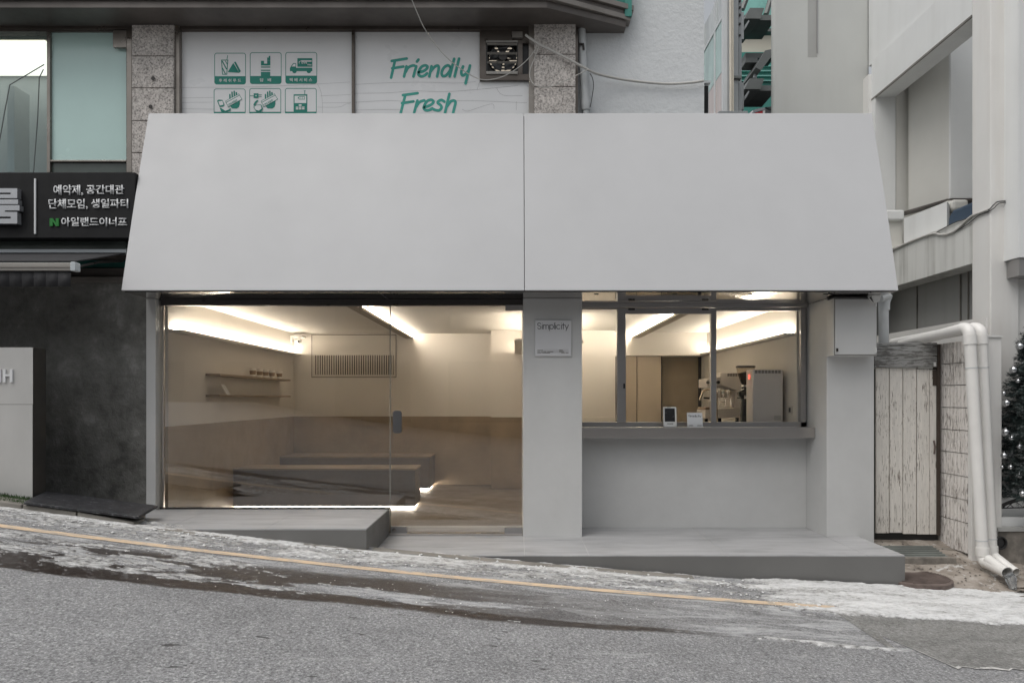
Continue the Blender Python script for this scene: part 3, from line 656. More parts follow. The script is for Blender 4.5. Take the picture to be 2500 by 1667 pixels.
# benches on glowing plinths
def bench(y0, y1, xr, lab, zt_, x0=IL+.004):
    b_ = thing('bench', lab, 'bench', ((x0+xr)/2, y0, 0), 'cement benches in the cafe')
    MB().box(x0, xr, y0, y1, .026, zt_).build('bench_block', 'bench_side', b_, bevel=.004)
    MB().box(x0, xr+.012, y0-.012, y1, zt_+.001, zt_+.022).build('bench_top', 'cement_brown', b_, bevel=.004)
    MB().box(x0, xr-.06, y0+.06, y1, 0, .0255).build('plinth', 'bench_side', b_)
    MB().box(x0+.01, xr-.045, y0+.030, y0+.050, .003, .024).box(xr-.055, xr-.035, y0+.051, y1-.02, .003, .024).build('light_strip', 'led_bench', b_)
bench(8.98, 9.475, -1.217, 'long front cement bench with a bright light strip at its foot', .462)
bench(10.76, 11.44, -1.245, 'low cement bench along the back wall behind the front bench', .468)
# security cameras
c1 = thing('security_camera', 'white dome security camera inside at the back corner of the ceiling', 'camera', P(722, 830, 11.2))
MB().pbox(708, 738, 819, 823, 11.2, .2).build('bracket', 'white_plastic', c1)
MB().pbox(709, 714, 823, 836, 11.2, .05).build('arm', 'white_plastic', c1)
MB().sphere(P(729, 831, 11.18), .045, 14, 8).build('dome', 'white_plastic', c1, smooth=True)
MB().sphere((P(730, 834, 11.18)[0], 11.148, P(730, 834, 11.18)[2]), .02, 10, 6).build('lens', 'black_plastic', c1, smooth=True)
c2 = thing('security_camera', 'white security camera hanging under the right end of the canopy', 'camera', P(2134, 735, 6.95))
MB().lathe((X(2134,6.95), 6.95, zb_-.035), [(.05, .0), (.055, .01), (.055, .022)], 18).build('base', 'white_plastic', c2, smooth=True)
MB().add([(X(2122,6.95), 6.90, Z(722,6.95)), (X(2147,6.95), 6.90, Z(720,6.95)), (X(2143,6.95), 6.91, Z(736,6.95)), (X(2134,6.95), 6.92, Z(741,6.95)),
          (X(2122,6.95), 7.0, Z(722,6.95)), (X(2147,6.95), 7.0, Z(720,6.95)), (X(2143,6.95), 6.99, Z(736,6.95)), (X(2134,6.95), 6.98, Z(741,6.95))],
         [(0,1,2,3),(4,5,6,7),(0,1,5,4),(1,2,6,5),(2,3,7,6),(3,0,4,7)]).build('housing', 'white_plastic', c2, bevel=.006)
MB().prism([P(2123, 726, 6.893), P(2127, 724, 6.893), P(2133, 738, 6.9)], (0, .01, 0)).build('lens', 'black_plastic', c2)
# meter box on the right pier
mbx = thing('meter_box', 'pale grey metal meter box on the right pier under the canopy', 'box', P(2080, 868, 7.0))
x0, x1, z0, z1 = X(2035,7.0), X(2141,7.0), Z(868.5,7.0), Z(728,7.0)
MB().box(x0, x1, 7.0, 7.159, z0, z1).build('case', 'box_paint', mbx, bevel=.003)
MB().box(x0+.010, x1-.012, 6.986, 6.9995, z0+.012, z1-.008).build('box_door', 'box_paint', mbx, bevel=.003)
MB().pbox(2042.5, 2047, 850, 858, 6.972, .014).build('latch', 'steel_dark', mbx, bevel=.002)
MB().box(x0+.005, x1-.007, 6.994, 7.0005, z0+.007, z1-.003).build('door_gap_shade', 'plaster_joint', mbx)  # dark plate puts the shade of the door gap into colour
for py in (742, 855): MB().pbox(2138, 2140.5, py-6, py+6, 6.975, .02).build('hinge', 'white_plastic', mbx)
MB().tube([P(2022,731,7.0), P(2036,726,6.97), P(2122,727,6.97)], .009, 8).build('conduit', 'black', cafe)

# ------------------------------------------------------------------ flat lettering tools
def ribbon(b, pts, w, y, closed=False, n=5):
    """flat stroke with round ends in a plane facing the street; pts are (x, z)"""
    pts = [Vector(p) for p in pts]; m = len(pts); Ls, Rs = [], []
    for i, p in enumerate(pts):
        a = pts[(i-1) % m] if (i > 0 or closed) else p; c = pts[(i+1) % m] if (i < m-1 or closed) else p
        d1 = (p-a); d2 = (c-p)
        if d1.length < 1e-9: d1 = d2
        if d2.length < 1e-9: d2 = d1
        t = (d1.normalized()+d2.normalized())
        t = t.normalized() if t.length > 1e-6 else d1.normalized()
        nn = Vector((-t.y, t.x)); k = max(0.45, nn.dot(Vector((-d1.normalized().y, d1.normalized().x))))
        Ls.append(p+nn*w/2/k); Rs.append(p-nn*w/2/k)
    fs = []; vsx = [(q.x, y, q.y) for q in Ls]+[(q.x, y, q.y) for q in Rs]
    for i in range(m if closed else m-1): j = (i+1) % m; fs.append((i, j, j+m, i+m))
    b.add(vsx, fs)
    if not closed:
        for p, q in ((pts[0], pts[1]), (pts[-1], pts[-2])):
            t = (p-q).normalized(); a0 = math.atan2(t.y, t.x)
            b.add([(p.x+math.cos(a0-math.pi/2+math.pi*k/n)*w/2, y, p.y+math.sin(a0-math.pi/2+math.pi*k/n)*w/2) for k in range(n+1)], [tuple(range(n+1))])
def poly(b, pts, y): b.add([(p[0], y, p[1]) for p in pts], [tuple(range(len(pts)))])
def arc(cx_, cy_, rx, ry, a0, a1, n=10): return [(cx_+rx*math.cos(R(a0+(a1-a0)*i/n)), cy_+ry*math.sin(R(a0+(a1-a0)*i/n))) for i in range(n+1)]
def text_obj(name, s, m, parent, px0, px1, py0, py1, d, extrude=0.0, bold=0.0, rot=None):
    cu = bpy.data.curves.new(name, 'FONT'); cu.body = s; cu.size = 1.0; cu.offset = bold; cu.resolution_u = 3
    tmp = bpy.data.objects.new(name+'_tmp', cu); COL.objects.link(tmp)
    dg_ = bpy.context.evaluated_depsgraph_get(); me = bpy.data.meshes.new_from_object(tmp.evaluated_get(dg_))
    bpy.data.objects.remove(tmp); bpy.data.curves.remove(cu)
    n = len(me.vertices); co = np.zeros(n*3); me.vertices.foreach_get('co', co); co = co.reshape(-1, 3)
    lo, hi = co.min(0), co.max(0); x0, x1, z0, z1 = X(px0,d), X(px1,d), Z(py1,d), Z(py0,d); o = OR[parent.name]
    u = (co[:,0]-lo[0])/(hi[0]-lo[0]); v = (co[:,1]-lo[1])/(hi[1]-lo[1])
    if rot: # slanted text: rect given by origin, u vector, v vector in photo pixels
        (ox, oy), (ux, uy), (wx, wy) = rot; px = ox+u*ux+v*wx; py = oy+u*uy+v*wy
        xx = (px-VX)/F*d; zz = ZC+(VY-py)/F*d
    else: xx = x0+u*(x1-x0); zz = z0+v*(z1-z0)
    co = np.stack([xx-o[0], np.full(n, d)-o[1], zz-o[2]], -1)
    me.vertices.foreach_set('co', co.ravel()); me.update(); me.name = name
    ob = bpy.data.objects.new(name, me); COL.objects.link(ob); ob.parent = parent; OR[ob.name] = o
    me.materials.clear(); me.materials.append(M[m])
    if extrude:
        so = ob.modifiers.new('solid', 'SOLIDIFY'); so.thickness = extrude; so.offset = 0
    return ob
# "Simplicity" in a thin round hand, unit: cap height 1
def simplicity_strokes():
    S = []; x = 0.0; xh = 0.68
    S.append(arc(.30, .76, .26, .24, 20, 180, 8)[0:]+arc(.30, .76, .26, .24, 180, 265, 5)[1:]+arc(.31, .26, .28, .26, 85, -180+20, 10)); x = .72
    def i_(x): S.append([(x, 0), (x, xh)]); S.append([(x, .93), (x, .96)])
    i_(.80); x = .98
    S.append([(x, 0), (x, xh)]); S.append([(x, .40)]+arc(x+.22, xh-.23, .22, .23, 175, 0, 8)+[(x+.44, 0)]); S.append([(x+.44, .40)]+arc(x+.66, xh-.23, .22, .23, 175, 0, 8)+[(x+.88, 0)])
    x = 2.04; S.append([(x, -.28), (x, xh)]); S.append(arc(x+.31, xh/2, .30, .34, 178, -178, 18))
    x = 2.84; S.append([(x, 0), (x, 1.0)]); i_(3.0)
    S.append(arc(3.50, xh/2, .32, .34, 45, 315, 14)); i_(4.0)
    x = 4.30; S.append([(x, 0), (x, .95)]); S.append([(x-.16, xh), (x+.17, xh)])
    x = 4.58; S.append([(x, xh), (x+.29, 0.02)]); S.append([(x+.58, xh), (x+.16, -.28)])
    return S
def simplicity(b, px0, px1, pybase, d, w):
    k = (X(px1,d)-X(px0,d))/5.16; x0, z0 = X(px0,d), Z(pybase,d)
    for i, s in enumerate(simplicity_strokes()): ribbon(b, [(x0+p[0]*k, z0+p[1]*k) for p in s], w, d-.0002*(i % 3))
ds = 7.118
sg = thing('wall_sign', 'small square grey plate lettered Simplicity on the centre pier', 'sign', P(1350, 869, ds))
MB().pbox(1306, 1394.5, 781.5, 869, ds, .021).build('plate', 'sign_plate', sg, bevel=.003)
mb = MB(); simplicity(mb, 1312, 1388, 803, ds-.001, .0058); mb.build('lettering', 'ink', sg)
mb = MB()
for py, segs in ((855, ((1312, 1326), (1365, 1374))), (858.3, ((1312, 1319), (1320.5, 1334), (1336, 1351), (1365, 1377))), (861.5, ((1312, 1322), (1323.5, 1343), (1370, 1379), (1380.5, 1388)))):
    for a, b_ in segs: mb.quad(P(a, py-.7, ds-.001), P(b_, py-.7, ds-.001), P(b_, py+.8, ds-.001), P(a, py+.8, ds-.001))
mb.build('small_print', 'plaster_joint', sg)
mb = MB()
for py in (853.2, 856.8, 860): mb.quad(P(1328, py-.25, ds-.001), P(1388, py-.25, ds-.001), P(1388, py+.25, ds-.001), P(1328, py+.25, ds-.001))
mb.build('rule', 'frame_steel', sg)
dc = 7.50
cc = thing('counter_card', 'small white card lettered Simplicity standing on the serving counter', 'card', P(1697, 1044, dc))
cc.location = (X(1697,dc), dc, 1.0445); OR[cc.name] = (X(1697,dc), dc, 1.0445)
x0, x1 = X(1678.5,dc), X(1716,dc)
MB().prism([(x0, dc, 1.0445), (x1, dc, 1.0445), (x1-.003, dc+.012, 1.0445+.145), (x0-.003, dc+.012, 1.0445+.145)], (0, .006, 0)).build('card', 'card_white', cc)
mb = MB(); simplicity(mb, 1681, 1712, 1018.5, dc-.0, .0032)
mb.v = [(a, b_+.0085, c) for a, b_, c in mb.v]; mb.build('lettering', 'ink', cc)
mb = MB()
for a, b_ in ((1681, 1692), (1702, 1713)):
    for py in (1037.5, 1040): mb.quad(P(a, py-.6, dc-.001), P(b_, py-.6, dc-.001), P(b_, py+.4, dc-.001), P(a, py+.4, dc-.001))
mb.build('small_print', 'frame_steel', cc)
# payment terminal
tm = thing('payment_terminal', 'white hand-held payment terminal with dark screen on the serving counter', 'terminal', (X(1637,dc), dc, 1.0445))
tb = rrect(X(1620.5,dc), X(1652.5,dc), 1.0448, Z(993,dc), .014, dc, .028); tb.v = [(a, b_+(c-1.0448)*.12, c) for a, b_, c in tb.v]; tb.build('body', 'white_plastic', tm, bevel=.004)
mb = MB().pbox(1623.5, 1648.5, 996.5, 1029, dc-.0015, .002); mb.v = [(a, b_+(c-1.0448)*.12, c) for a, b_, c in mb.v]; mb.build('screen', 'black_plastic', tm)
mb = MB().pbox(1629, 1644, 1033.2, 1034.8, dc-.0015, .002).pbox(1630, 1639, 993.8, 994.8, dc-.0015, .002); mb.v = [(a, b_+(c-1.0448)*.12, c) for a, b_, c in mb.v]; mb.build('slot', 'ink', tm)

# ------------------------------------------------------------------ behind the serving window
bar = thing('bar_counter', 'low back bar with dark top inside the serving window', 'counter', (2.3, 9, 0))
MB().box(2.0, IR-.002, 7.85, 11.2, .0, .93).build('bar_front', 'cabinet', bar); MB().box(1.97, IR-.002, 7.83, 11.22, .931, .97).build('bar_top', 'steel', bar)
bz = .9705
def vent(par, px0, px1, py0, py1, d, n, m='wood_dark'):
    w = (px1-px0)/n
    b = MB()
    for i in range(n):
        for k in range(3): h = (py1-py0)/3; b.pbox(px0+i*w, px0+i*w+w*.78, py0+k*h, py0+k*h+h*.62, d-.002, .004)
    o = b.build('vent_slots', m, par); return o
d2 = 7.98
gm = thing('grinder_cabinet', 'tall pale boxy coffee grinder with vents standing inside the serving window', 'coffee grinder', (X(1867,d2), d2, bz))
xa, xb = X(1836,d2), X(1912,d2); zz0, zz1 = bz, Z(901.5, d2)
xa = X(1838,d2)
MB().box(xa, xb, d2, d2+.235, zz0+.03, zz1).build('case', 'machine', gm, bevel=.012, seg=3)
MB().box(xa+.02, xb-.02, d2+.02, d2+.21, zz0, zz0+.0295).build('foot_rail', 'black_plastic', gm)
vent(gm, 1843, 1908, 904, 911.5, d2, 8)
MB().box(xa-.003, xa-.0005, d2+.105, d2+.135, Z(925,d2+.12), Z(915,d2+.12)).build('indicator', 'red_light', gm)
MB().pbox(1890, 1907, 1014, 1026, d2-.003, .004).build('label_plate', 'grille_in', gm)
d3 = 8.45
gr = thing('hopper_grinder', 'black coffee grinder with smoky bean hopper beside the pale grinder', 'coffee grinder', (X(1822,d3), d3, bz))
cx_ = X(1829, d3); rw = (X(1852,d3)-X(1806,d3))/2
MB().lathe((cx_, d3+.13, Z(896.5,d3)), [(rw, 0), (rw+.003, .004), (rw+.003, .02), (rw-.01, .024)], 28).build('lid', 'black_plastic', gr, smooth=True)
MB().lathe((cx_, d3+.13, 0), [(.045, Z(938,d3)), (.06, Z(932,d3)), (rw-.012, Z(907,d3)), (rw-.002, Z(897,d3))], 28).build('hopper', 'hopper_glass', gr, smooth=True)
MB().lathe((cx_, d3+.13, 0), [(.040, Z(938,d3)), (.055, Z(932,d3)), (rw-.018, Z(910,d3)), (.01, Z(906,d3))], 28).build('beans', 'smoke_hopper', gr, smooth=True)
MB().lathe((cx_, d3+.13, 0), [(.055, bz+.02), (.06, Z(985,d3)), (.05, Z(948,d3)), (.05, Z(938,d3))], 20).build('grinder_body', 'black_plastic', gr, smooth=True)
MB().lathe((cx_, d3+.13, 0), [(.056, Z(944,d3)), (.056, Z(938.5,d3))], 20).build('collar', 'chrome', gr, smooth=True)
MB().box(cx_-.07, cx_+.07, d3+.03, d3+.25, bz, bz+.02).build('base', 'steel_dark', gr)
MB().prism([P(1803, 958, d3), P(1818, 948, d3), P(1827, 952, d3), P(1826, 975, d3), P(1805, 967, d3)], (0, .06, 0)).build('spout', 'black_plastic', gr, bevel=.004)
MB().lathe(P(1822, 969, d3-.02), [(.02, -.02), (.03, .0), (.028, .02), (.012, .03)], 16).build('dosing_cup', 'chrome', gr, smooth=True)
MB().tube([P(1800, 971, d3), P(1818, 969, d3-.01)], .008, 8).build('fork', 'black_plastic', gr)
d4 = 9.25
em = thing('espresso_machine', 'two-part pale espresso machine with chrome group heads on the back bar', 'espresso machine', (X(1770,d4), d4, bz))
bd = [P(1760,910,d4), P(1806,910,d4), P(1812,1000,d4), P(1793,1000,d4), P(1795,948,d4), P(1758,938,d4)]
MB().prism([P(1759,909,d4), P(1815,909,d4), P(1815,955,d4), P(1797,953,d4), P(1759,940,d4)], (0, .45, 0)).build('upper_body', 'machine', em, bevel=.012, seg=3)
MB().prism([P(1794,953,d4), P(1814,955,d4), P(1808,1002,d4), P(1790,1002,d4)], (0, .40, 0)).build('back_column', 'machine', em, bevel=.008)
MB().prism([P(1727,924,d4), P(1759,920,d4), P(1759,944,d4), P(1727,946,d4)], (0, .45, 0)).build('front_panel', 'machine', em, bevel=.006)
MB().prism([P(1722,1001,d4), P(1808,994,d4), P(1808,1018,d4), P(1722,1022,d4)], (0, .45, 0)).build('drip_base', 'machine', em, bevel=.008)
MB().prism([P(1723,994,d4), P(1752,994,d4), P(1752,1000,d4), P(1723,1000,d4)], (0, .42, 0)).build('drip_tray', 'cup_sleeve', em)
vent(em, 1776, 1808, 912, 919, d4, 5)
for py in (934, 938): pass
for px in (1728, 1753): MB().lathe(P(px, 933, d4-.03), [(.017, -.03), (.021, -.02), (.021, .01), (.014, .02)], 14, 'Y').build('knob', 'black_plastic', em, smooth=True)
for px in (1757, 1768, 1780):
    for dy in (0, .2):
        MB().lathe((X(px,d4), d4+.04+dy, Z(962,d4)), [(.02, -.05), (.034, -.045), (.034, -.01), (.04, .0), (.04, .035), (.03, .06)], 16).build('group_head', 'chrome', em, smooth=True)
for px in (1757, 1771, 1784): MB().tube([P(px, 966, d4), P(px+1, 985, d4-.02), P(px-1, 993, d4-.02)], .006, 8).build('steam_pipe', 'chrome', em, smooth=True)
MB().tube([P(1749, 982, d4-.03), P(1772, 982, d4-.03)], .006, 8).build('cup_rail', 'chrome', em, smooth=True)
for py in (974,): MB().tube([P(1719, py-3, d4-.05), P(1733, py-2, d4), P(1740, py-4, d4+.03)], [.011, .012, .008], 10).build('portafilter_handle', 'black_plastic', em, smooth=True)
for px in (1727, 1760, 1803):
    MB().lathe((X(px,d4), d4+.06, bz), [(.025, 0), (.022, Z(1020,d4)-bz)], 12).build('foot', 'black_plastic', em)
tp = MB(); pts = [P(1708, 977, 9.2), P(1714, 962, 9.2)]+[P(1732-18*math.cos(R(a)), 960-10*math.sin(R(a)), 9.2) for a in range(20, 181, 20)]+[P(1750, 975, 9.2), P(1750, 1034, 9.2)]
tag(tp.tube(pts, .012, 12).build('gooseneck_tap', 'brass_steel', smooth=True), 'curved metal gooseneck tap beside the espresso machine', 'tap')
so = thing('wall_socket', 'small wall socket on the right wall behind the serving window', 'socket', (IR-.002, 7.86, 1.12))
MB().box(IR-.010, IR-.0005, 7.815, 7.915, Z(1010,7.86), Z(991,7.86)).build('plate', 'grille_in', so)
MB().box(IR-.013, IR-.0105, 7.84, 7.89, Z(1006,7.86), Z(995,7.86)).build('switch', 'ink', so)

# ------------------------------------------------------------------ platforms in front of the cafe
up = thing('entrance_platform', 'higher tiled platform below the large fixed glass pane', 'platform', (-2.6, 6.6, .2))
ux0, ux1, uy0, uz = -3.895, -1.235, 6.13, .256
MB().box(ux0, ux1, uy0, 7.26, -.35, uz-.012).build('riser', 'tile_riser', up)
for a, b_, c, e in ((ux0, -2.93, uy0, 7.26), (-2.93, -2.08, uy0, 7.26), (-2.08, ux1, uy0, 7.26)):
    MB().box(a+.0015, b_-.0015 if b_ < ux1 else b_, c, e, uz-.0115, uz).build('tile', 'tile_top', up, bevel=.0015)
lo = thing('entrance_platform', 'lower tiled platform in front of the glass door and serving window', 'platform', (1.0, 6.9, -.3))
lx0, lx1, ly0 = -1.233, 3.32, 6.30
MB().box(lx0, lx1, ly0+.001, 7.80, -.6, -.012).build('riser', 'tile_riser', lo)
MB().box(lx0+.01, lx1-.01, ly0+.012, 7.79, -.0115, -.003).build('grout_bed', 'grout', lo)
cs = [lx0, .08, .63, 1.82, 3.0, lx1]
for a, b_ in zip(cs[:-1], cs[1:]):
    for c, e in ((ly0, 7.16), (7.16, 7.66)):
        MB().box(a+(.0022 if a > lx0 else 0), b_-(.0022 if b_ < lx1 else 0), c, e-.003, -.0118, 0).build('tile', 'tile_top', lo, bevel=.0015)

# ------------------------------------------------------------------ uphill neighbour, ground floor
ng = thing('dark_shopfront', 'black mottled plaster shopfront left of the cafe', 'building', (-5.5, 7.3, .3))
MB().box(-8.5, -3.571, 7.16, 7.6, .0, Z(690,7.16)).build('wall', 'dark_wall', ng)
MB().box(-8.5, -3.571, 7.13, 7.6, Z(689.5,7.13), Z(676,7.13)).build('lintel', 'fascia_light', ng)
MB().box(-8.5, -3.571, 7.20, 7.6, Z(675,7.2), Z(655,7.2)).build('beam', 'fascia', ng)
MB().box(-8.5, -3.571, 7.24, 7.6, Z(654,7.24), Z(636,7.24)).build('teal_band', 'teal_dark', ng)
MB().box(-8.5, -3.571, 7.26, 7.6, Z(635,7.26), Z(580,7.26)).build('upper_wall', 'fascia', ng)
MB().pbox(-300, 307, 581, 608, 7.12, .06).build('glass_band', 'green_glass', ng)
MB().pbox(-300, 308, 608.3, 617, 7.06, .12).build('white_trim', 'rail_white', ng, bevel=.003)
# retractable awning
aw = thing('retractable_awning', 'black retractable awning with pale front bar on the dark shopfront', 'awning', (-5, 7.0, 2.4))
zA, zB = Z(620,7.08), Z(640,6.30)
MB().prism([(-8.0, 7.10, zA), (-8.0, 7.10, zA+.012), (-8.0, 6.30, zB+.012), (-8.0, 6.30, zB)], (8.0-3.745, 0, 0)).build('canvas', 'fabric_black', aw)
MB().box(-8.0, X(180,6.28), 6.25, 6.30, Z(662,6.28), Z(643,6.28)).build('front_bar', 'rail_cream', aw, bevel=.004)
MB().box(-8.0, X(180,6.28)-.001, 6.243, 6.2495, Z(655,6.28), Z(652,6.28)).build('bar_groove', 'fascia_light', aw)
rrect(X(177,6.27), X(190,6.27), Z(663,6.27), Z(641,6.27), .012, 6.235, .075).build('end_cap', 'rail_white', aw, bevel=.004)
vb = MB(); n = 40
for i in range(n):
    a = -8.0+(X(174,6.27)+8.0)*i/n; b_ = -8.0+(X(174,6.27)+8.0)*(i+1)/n; fa, fb = .012*math.sin(a*7), .012*math.sin(b_*7)
    vb.quad((a, 6.27, Z(662,6.27)), (b_, 6.27, Z(662,6.27)), (b_, 6.27+fb, Z(700,6.27)), (a, 6.27+fa, Z(700,6.27)))
vb.build('valance', 'fabric_black', aw, smooth=True).modifiers.new('solid', 'SOLIDIFY').thickness = .003
MB().tube([P(186, 652, 6.30), P(240, 640, 6.7), P(300, 637, 7.1)], .012, 8).build('folding_arm', 'steel_dark', aw)
# shop sign with raised letters
sn = thing('shop_sign', 'black signboard with pale Korean lettering beside the canopy', 'sign', (-5, 6.95, 2.9))
dsn = 6.96
MB().box(-8.5, -3.578, dsn, 7.24, Z(581,dsn), Z(421,dsn)).build('board', 'sign_black', sn, bevel=.004)
text_obj('lettering', '예약제,', 'letter_white', sn, 131, 203, 452, 478, dsn-.006, .01, .012); text_obj('lettering', '공간대관', 'letter_white', sn, 211, 303, 452, 474.5, dsn-.006, .01, .012)
text_obj('lettering', '단체모임,', 'letter_white', sn, 119, 214.5, 486, 511.5, dsn-.006, .01, .012); text_obj('lettering', '생일파티', 'letter_white', sn, 223, 313, 486, 508.5, dsn-.006, .01, .012)
text_obj('lettering', '아일랜드이너프', 'letter_white', sn, 150, 310, 531, 553, dsn-.006, .01, .012)
Np = [(121,552),(121,533),(128.5,533),(136,544),(136,533),(143,533),(143,552),(136,552),(128.5,541),(128.5,552)]
MB().prism([P(a, b_, dsn-.012) for a, b_ in Np], (0, .012, 0)).build('letter_mark', 'letter_green', sn)
MB().pbox(83, 87, 436, 571, dsn-.012, .011).build('divider', 'letter_white', sn)
g = MB(); dl = dsn-.06
for r in ((-60,42,460,470.5),(26,42,470.5,474.5),(-60,42,474.5,484),(-60,44,487,498.5),(-60,47.5,501,514),(-60,12,514,517.5),(-60,42,517.5,529),(26,42,529,533.5),(-60,42,533.5,546)):
    g.pbox(*r, dl, .058)
g.build('block_letter', 'letter_silver', sn)
# grey cabinet by the kerb, with one raised letter and part of another
gc = thing('grey_cabinet', 'grey metal-clad box lettered with an H at the left edge', 'cabinet', (-4.7, 6.5, .40))
dcb = 6.42
MB().box(-6.2, X(80,dcb), dcb, dcb+.003, Z(986.5,dcb), Z(848,dcb)).build('front_panel', 'grey_cabinet', gc)
MB().box(-6.2, X(79,dcb), dcb+.001, dcb+.004, .33, Z(987.5,dcb)).build('front_panel', 'grey_cabinet', gc)
MB().box(-6.2, X(79.5,dcb), dcb+.004, dcb+.185, .33, Z(848.5,dcb)).build('case', 'grey_cabinet_dark', gc)
q = dcb-.014
MB().prism([P(a, b_, q) for a, b_ in ((6.5,901),(13,901),(13,913.5),(23.5,913.5),(23.5,901),(30,901),(30,933),(23.5,933),(23.5,918.5),(13,918.5),(13,933),(6.5,933))], (0, .0138, 0)).build('raised_letter', 'letter_white', gc)
MB().pbox(-8, 1.5, 901, 933, q, .0138).build('raised_letter', 'letter_white', gc)
# turf and rubber mat
mb = MB()
for i in range(5200):
    x = random.uniform(-5.6, -4.03); y = random.uniform(6.14, 6.40); z = road_z(x)+.035; h = random.uniform(.015, .04); a = random.uniform(0, 6.28); w = .004
    mb.add([(x-w*math.cos(a), y-w*math.sin(a), z), (x+w*math.cos(a), y+w*math.sin(a), z), (x+random.gauss(0,.012), y+random.gauss(0,.012), z+h)], [(0,1,2)])
kind(mb.build('turf', 'turf'), 'stuff', 'strip of artificial turf beside the grey cabinet')
mp = [(-4.04, 6.08, .472), (-3.10, 6.08, .325), (-3.20, 6.62, .315), (-4.20, 6.62, .475)]
mp = [(a, b_, road_z(a)+.058) for a, b_, c in mp]
mt = MB().prism([(a, b_, c) for a, b_, c in mp], (0, 0, .022)).build('rubber_mat', 'mat_rubber', bevel=.004)
tag(mt, 'black rubber mat laid over the kerb left of the platform', 'mat')

# ------------------------------------------------------------------ upper floor of the stone building
ub = thing('stone_building', 'upper floor of a granite building with brown window frames and dark eave', 'building', (-2, 7.6, 4.1))
dcl = 7.30
def column(px0, px1, joints, lab):
    c = MB().pbox(px0+1.5, px1-1.5, joints[0], joints[-1], dcl+.02, .3).build('stone_column', 'plaster_joint', ub, label=lab)
    for a, b_ in zip(joints[:-1], joints[1:]): MB().pbox(px0, px1, a+1, b_-1, dcl, .28).build('stone_block', 'granite', c, bevel=.003)
column(322, 424, (60, 137, 215, 295, 373, 452), 'granite column between the frosted window and the poster window')
column(1304, 1405, (57, 133, 212, 291), 'granite column beside the exhaust fan')
MB().pbox(1405, 1411, 57, 300, dcl+.05, .2).build('column_edge', 'brown_frame', ub)
for px in (375, 369): MB().lathe(P(px, 193 if px == 375 else 262, dcl), [(.02, -.012), (.012, -.010), (.012, .01)], 12, 'Y').build('anchor_plug', 'steel_dark', ub)
# frames
df = 7.34
fr = MB()
fr.pbox(-300, 322, 62, 72, df, .12).pbox(-300, 316, 72.3, 77, df+.02, .1)
fr.pbox(308, 322, 72, 421, df-.01, .12)
fr.pbox(424, 1304, 60, 72, df, .12).pbox(436, 1290, 72.2, 76, df+.02, .08)
fr.build('window_frame', 'brown_frame', ub, bevel=.003)
fr = MB().pbox(424, 438, 60, 300, df-.012, .13).pbox(1291, 1304, 60, 300, df-.012, .13).pbox(114, 122, 78, 421, df+.02, .08).pbox(122, 308, 391, 395, df+.02, .08)
fr.pbox(309, 321.5, 95, 421, df-.018, .01)
fr.build('window_frame', 'brown_frame_light', ub, bevel=.003)
MB().pbox(858.5, 865.5, 72, 300, df+.01, .08).build('window_frame', 'brown_frame', ub, bevel=.003)
# frosted pane and clear pane with a lit room behind
MB().pbox(122, 309, 79, 391, df+.05, .01).build('frosted_pane', 'frost_teal', ub)
MB().pbox(122, 309, 394.5, 421, df+.05, .01).build('lower_pane', 'green_glass', ub)
rrect(X(276,df), X(312,df), Z(117,df), Z(75,df), .012, df-.005, .03).build('corner_plate', 'brown_frame_light', ub, bevel=.002)
MB().pbox(-300, 115, 76, 421, df+.05, .008).build('clear_pane', 'upper_glass', ub)
rm = 9.2
MB().box(-9.5, X(117,df), rm, rm+.05, 2.6, 5.3).build('room_wall', 'room_white', ub)
MB().box(-9.5, X(117,df), df+.2, rm, Z(86,df)+.05, Z(86,df)+.1).build('room_ceiling', 'room_white', ub)
MB().box(X(117,df), X(117,df)+.03, df+.1, rm, 2.6, 5.2).build('room_wall', 'room_white', ub)
MB().box(-9.5, X(116.5,df), 8.4, 8.45, 2.6, Z(186, 8.4)).build('room_partition', 'room_grey', ub)
MB().box(-9, -4.8, 7.55, 8.35, Z(86,df)+.035, Z(86,df)+.045).build('room_lamp', 'room_lamp', ub)
MB().pbox(18, 35, 210, 420, 8.0, .25).build('room_shelf', 'room_grey', ub)
MB().tube([P(108, 158, 7.9), P(66, 183, 7.9), P(24, 208, 7.9), P(12, 270, 7.9), P(-2, 350, 7.9)], .006, 6).build('room_cable', 'cable_dark', ub)
MB().tube([P(106, 170, 7.9), P(96, 190, 7.9), P(92, 290, 7.9), P(82, 421, 7.9)], .006, 6).build('room_cable', 'cable_dark', ub)
# poster panes
dp = df+.045
pl = MB().pbox(436, 859.5, 75.5, 300, dp, .01).build('poster_pane', 'film_white', ub)
pr = MB()
pr.add([P(865, 75.5, dp), P(1171, 75.5, dp), P(1171, 196, dp), P(1291, 196, dp), P(1291, 300, dp), P(865, 300, dp)], [(0,1,2,3,4,5)])
pr = pr.build('poster_pane', 'film_white', ub)
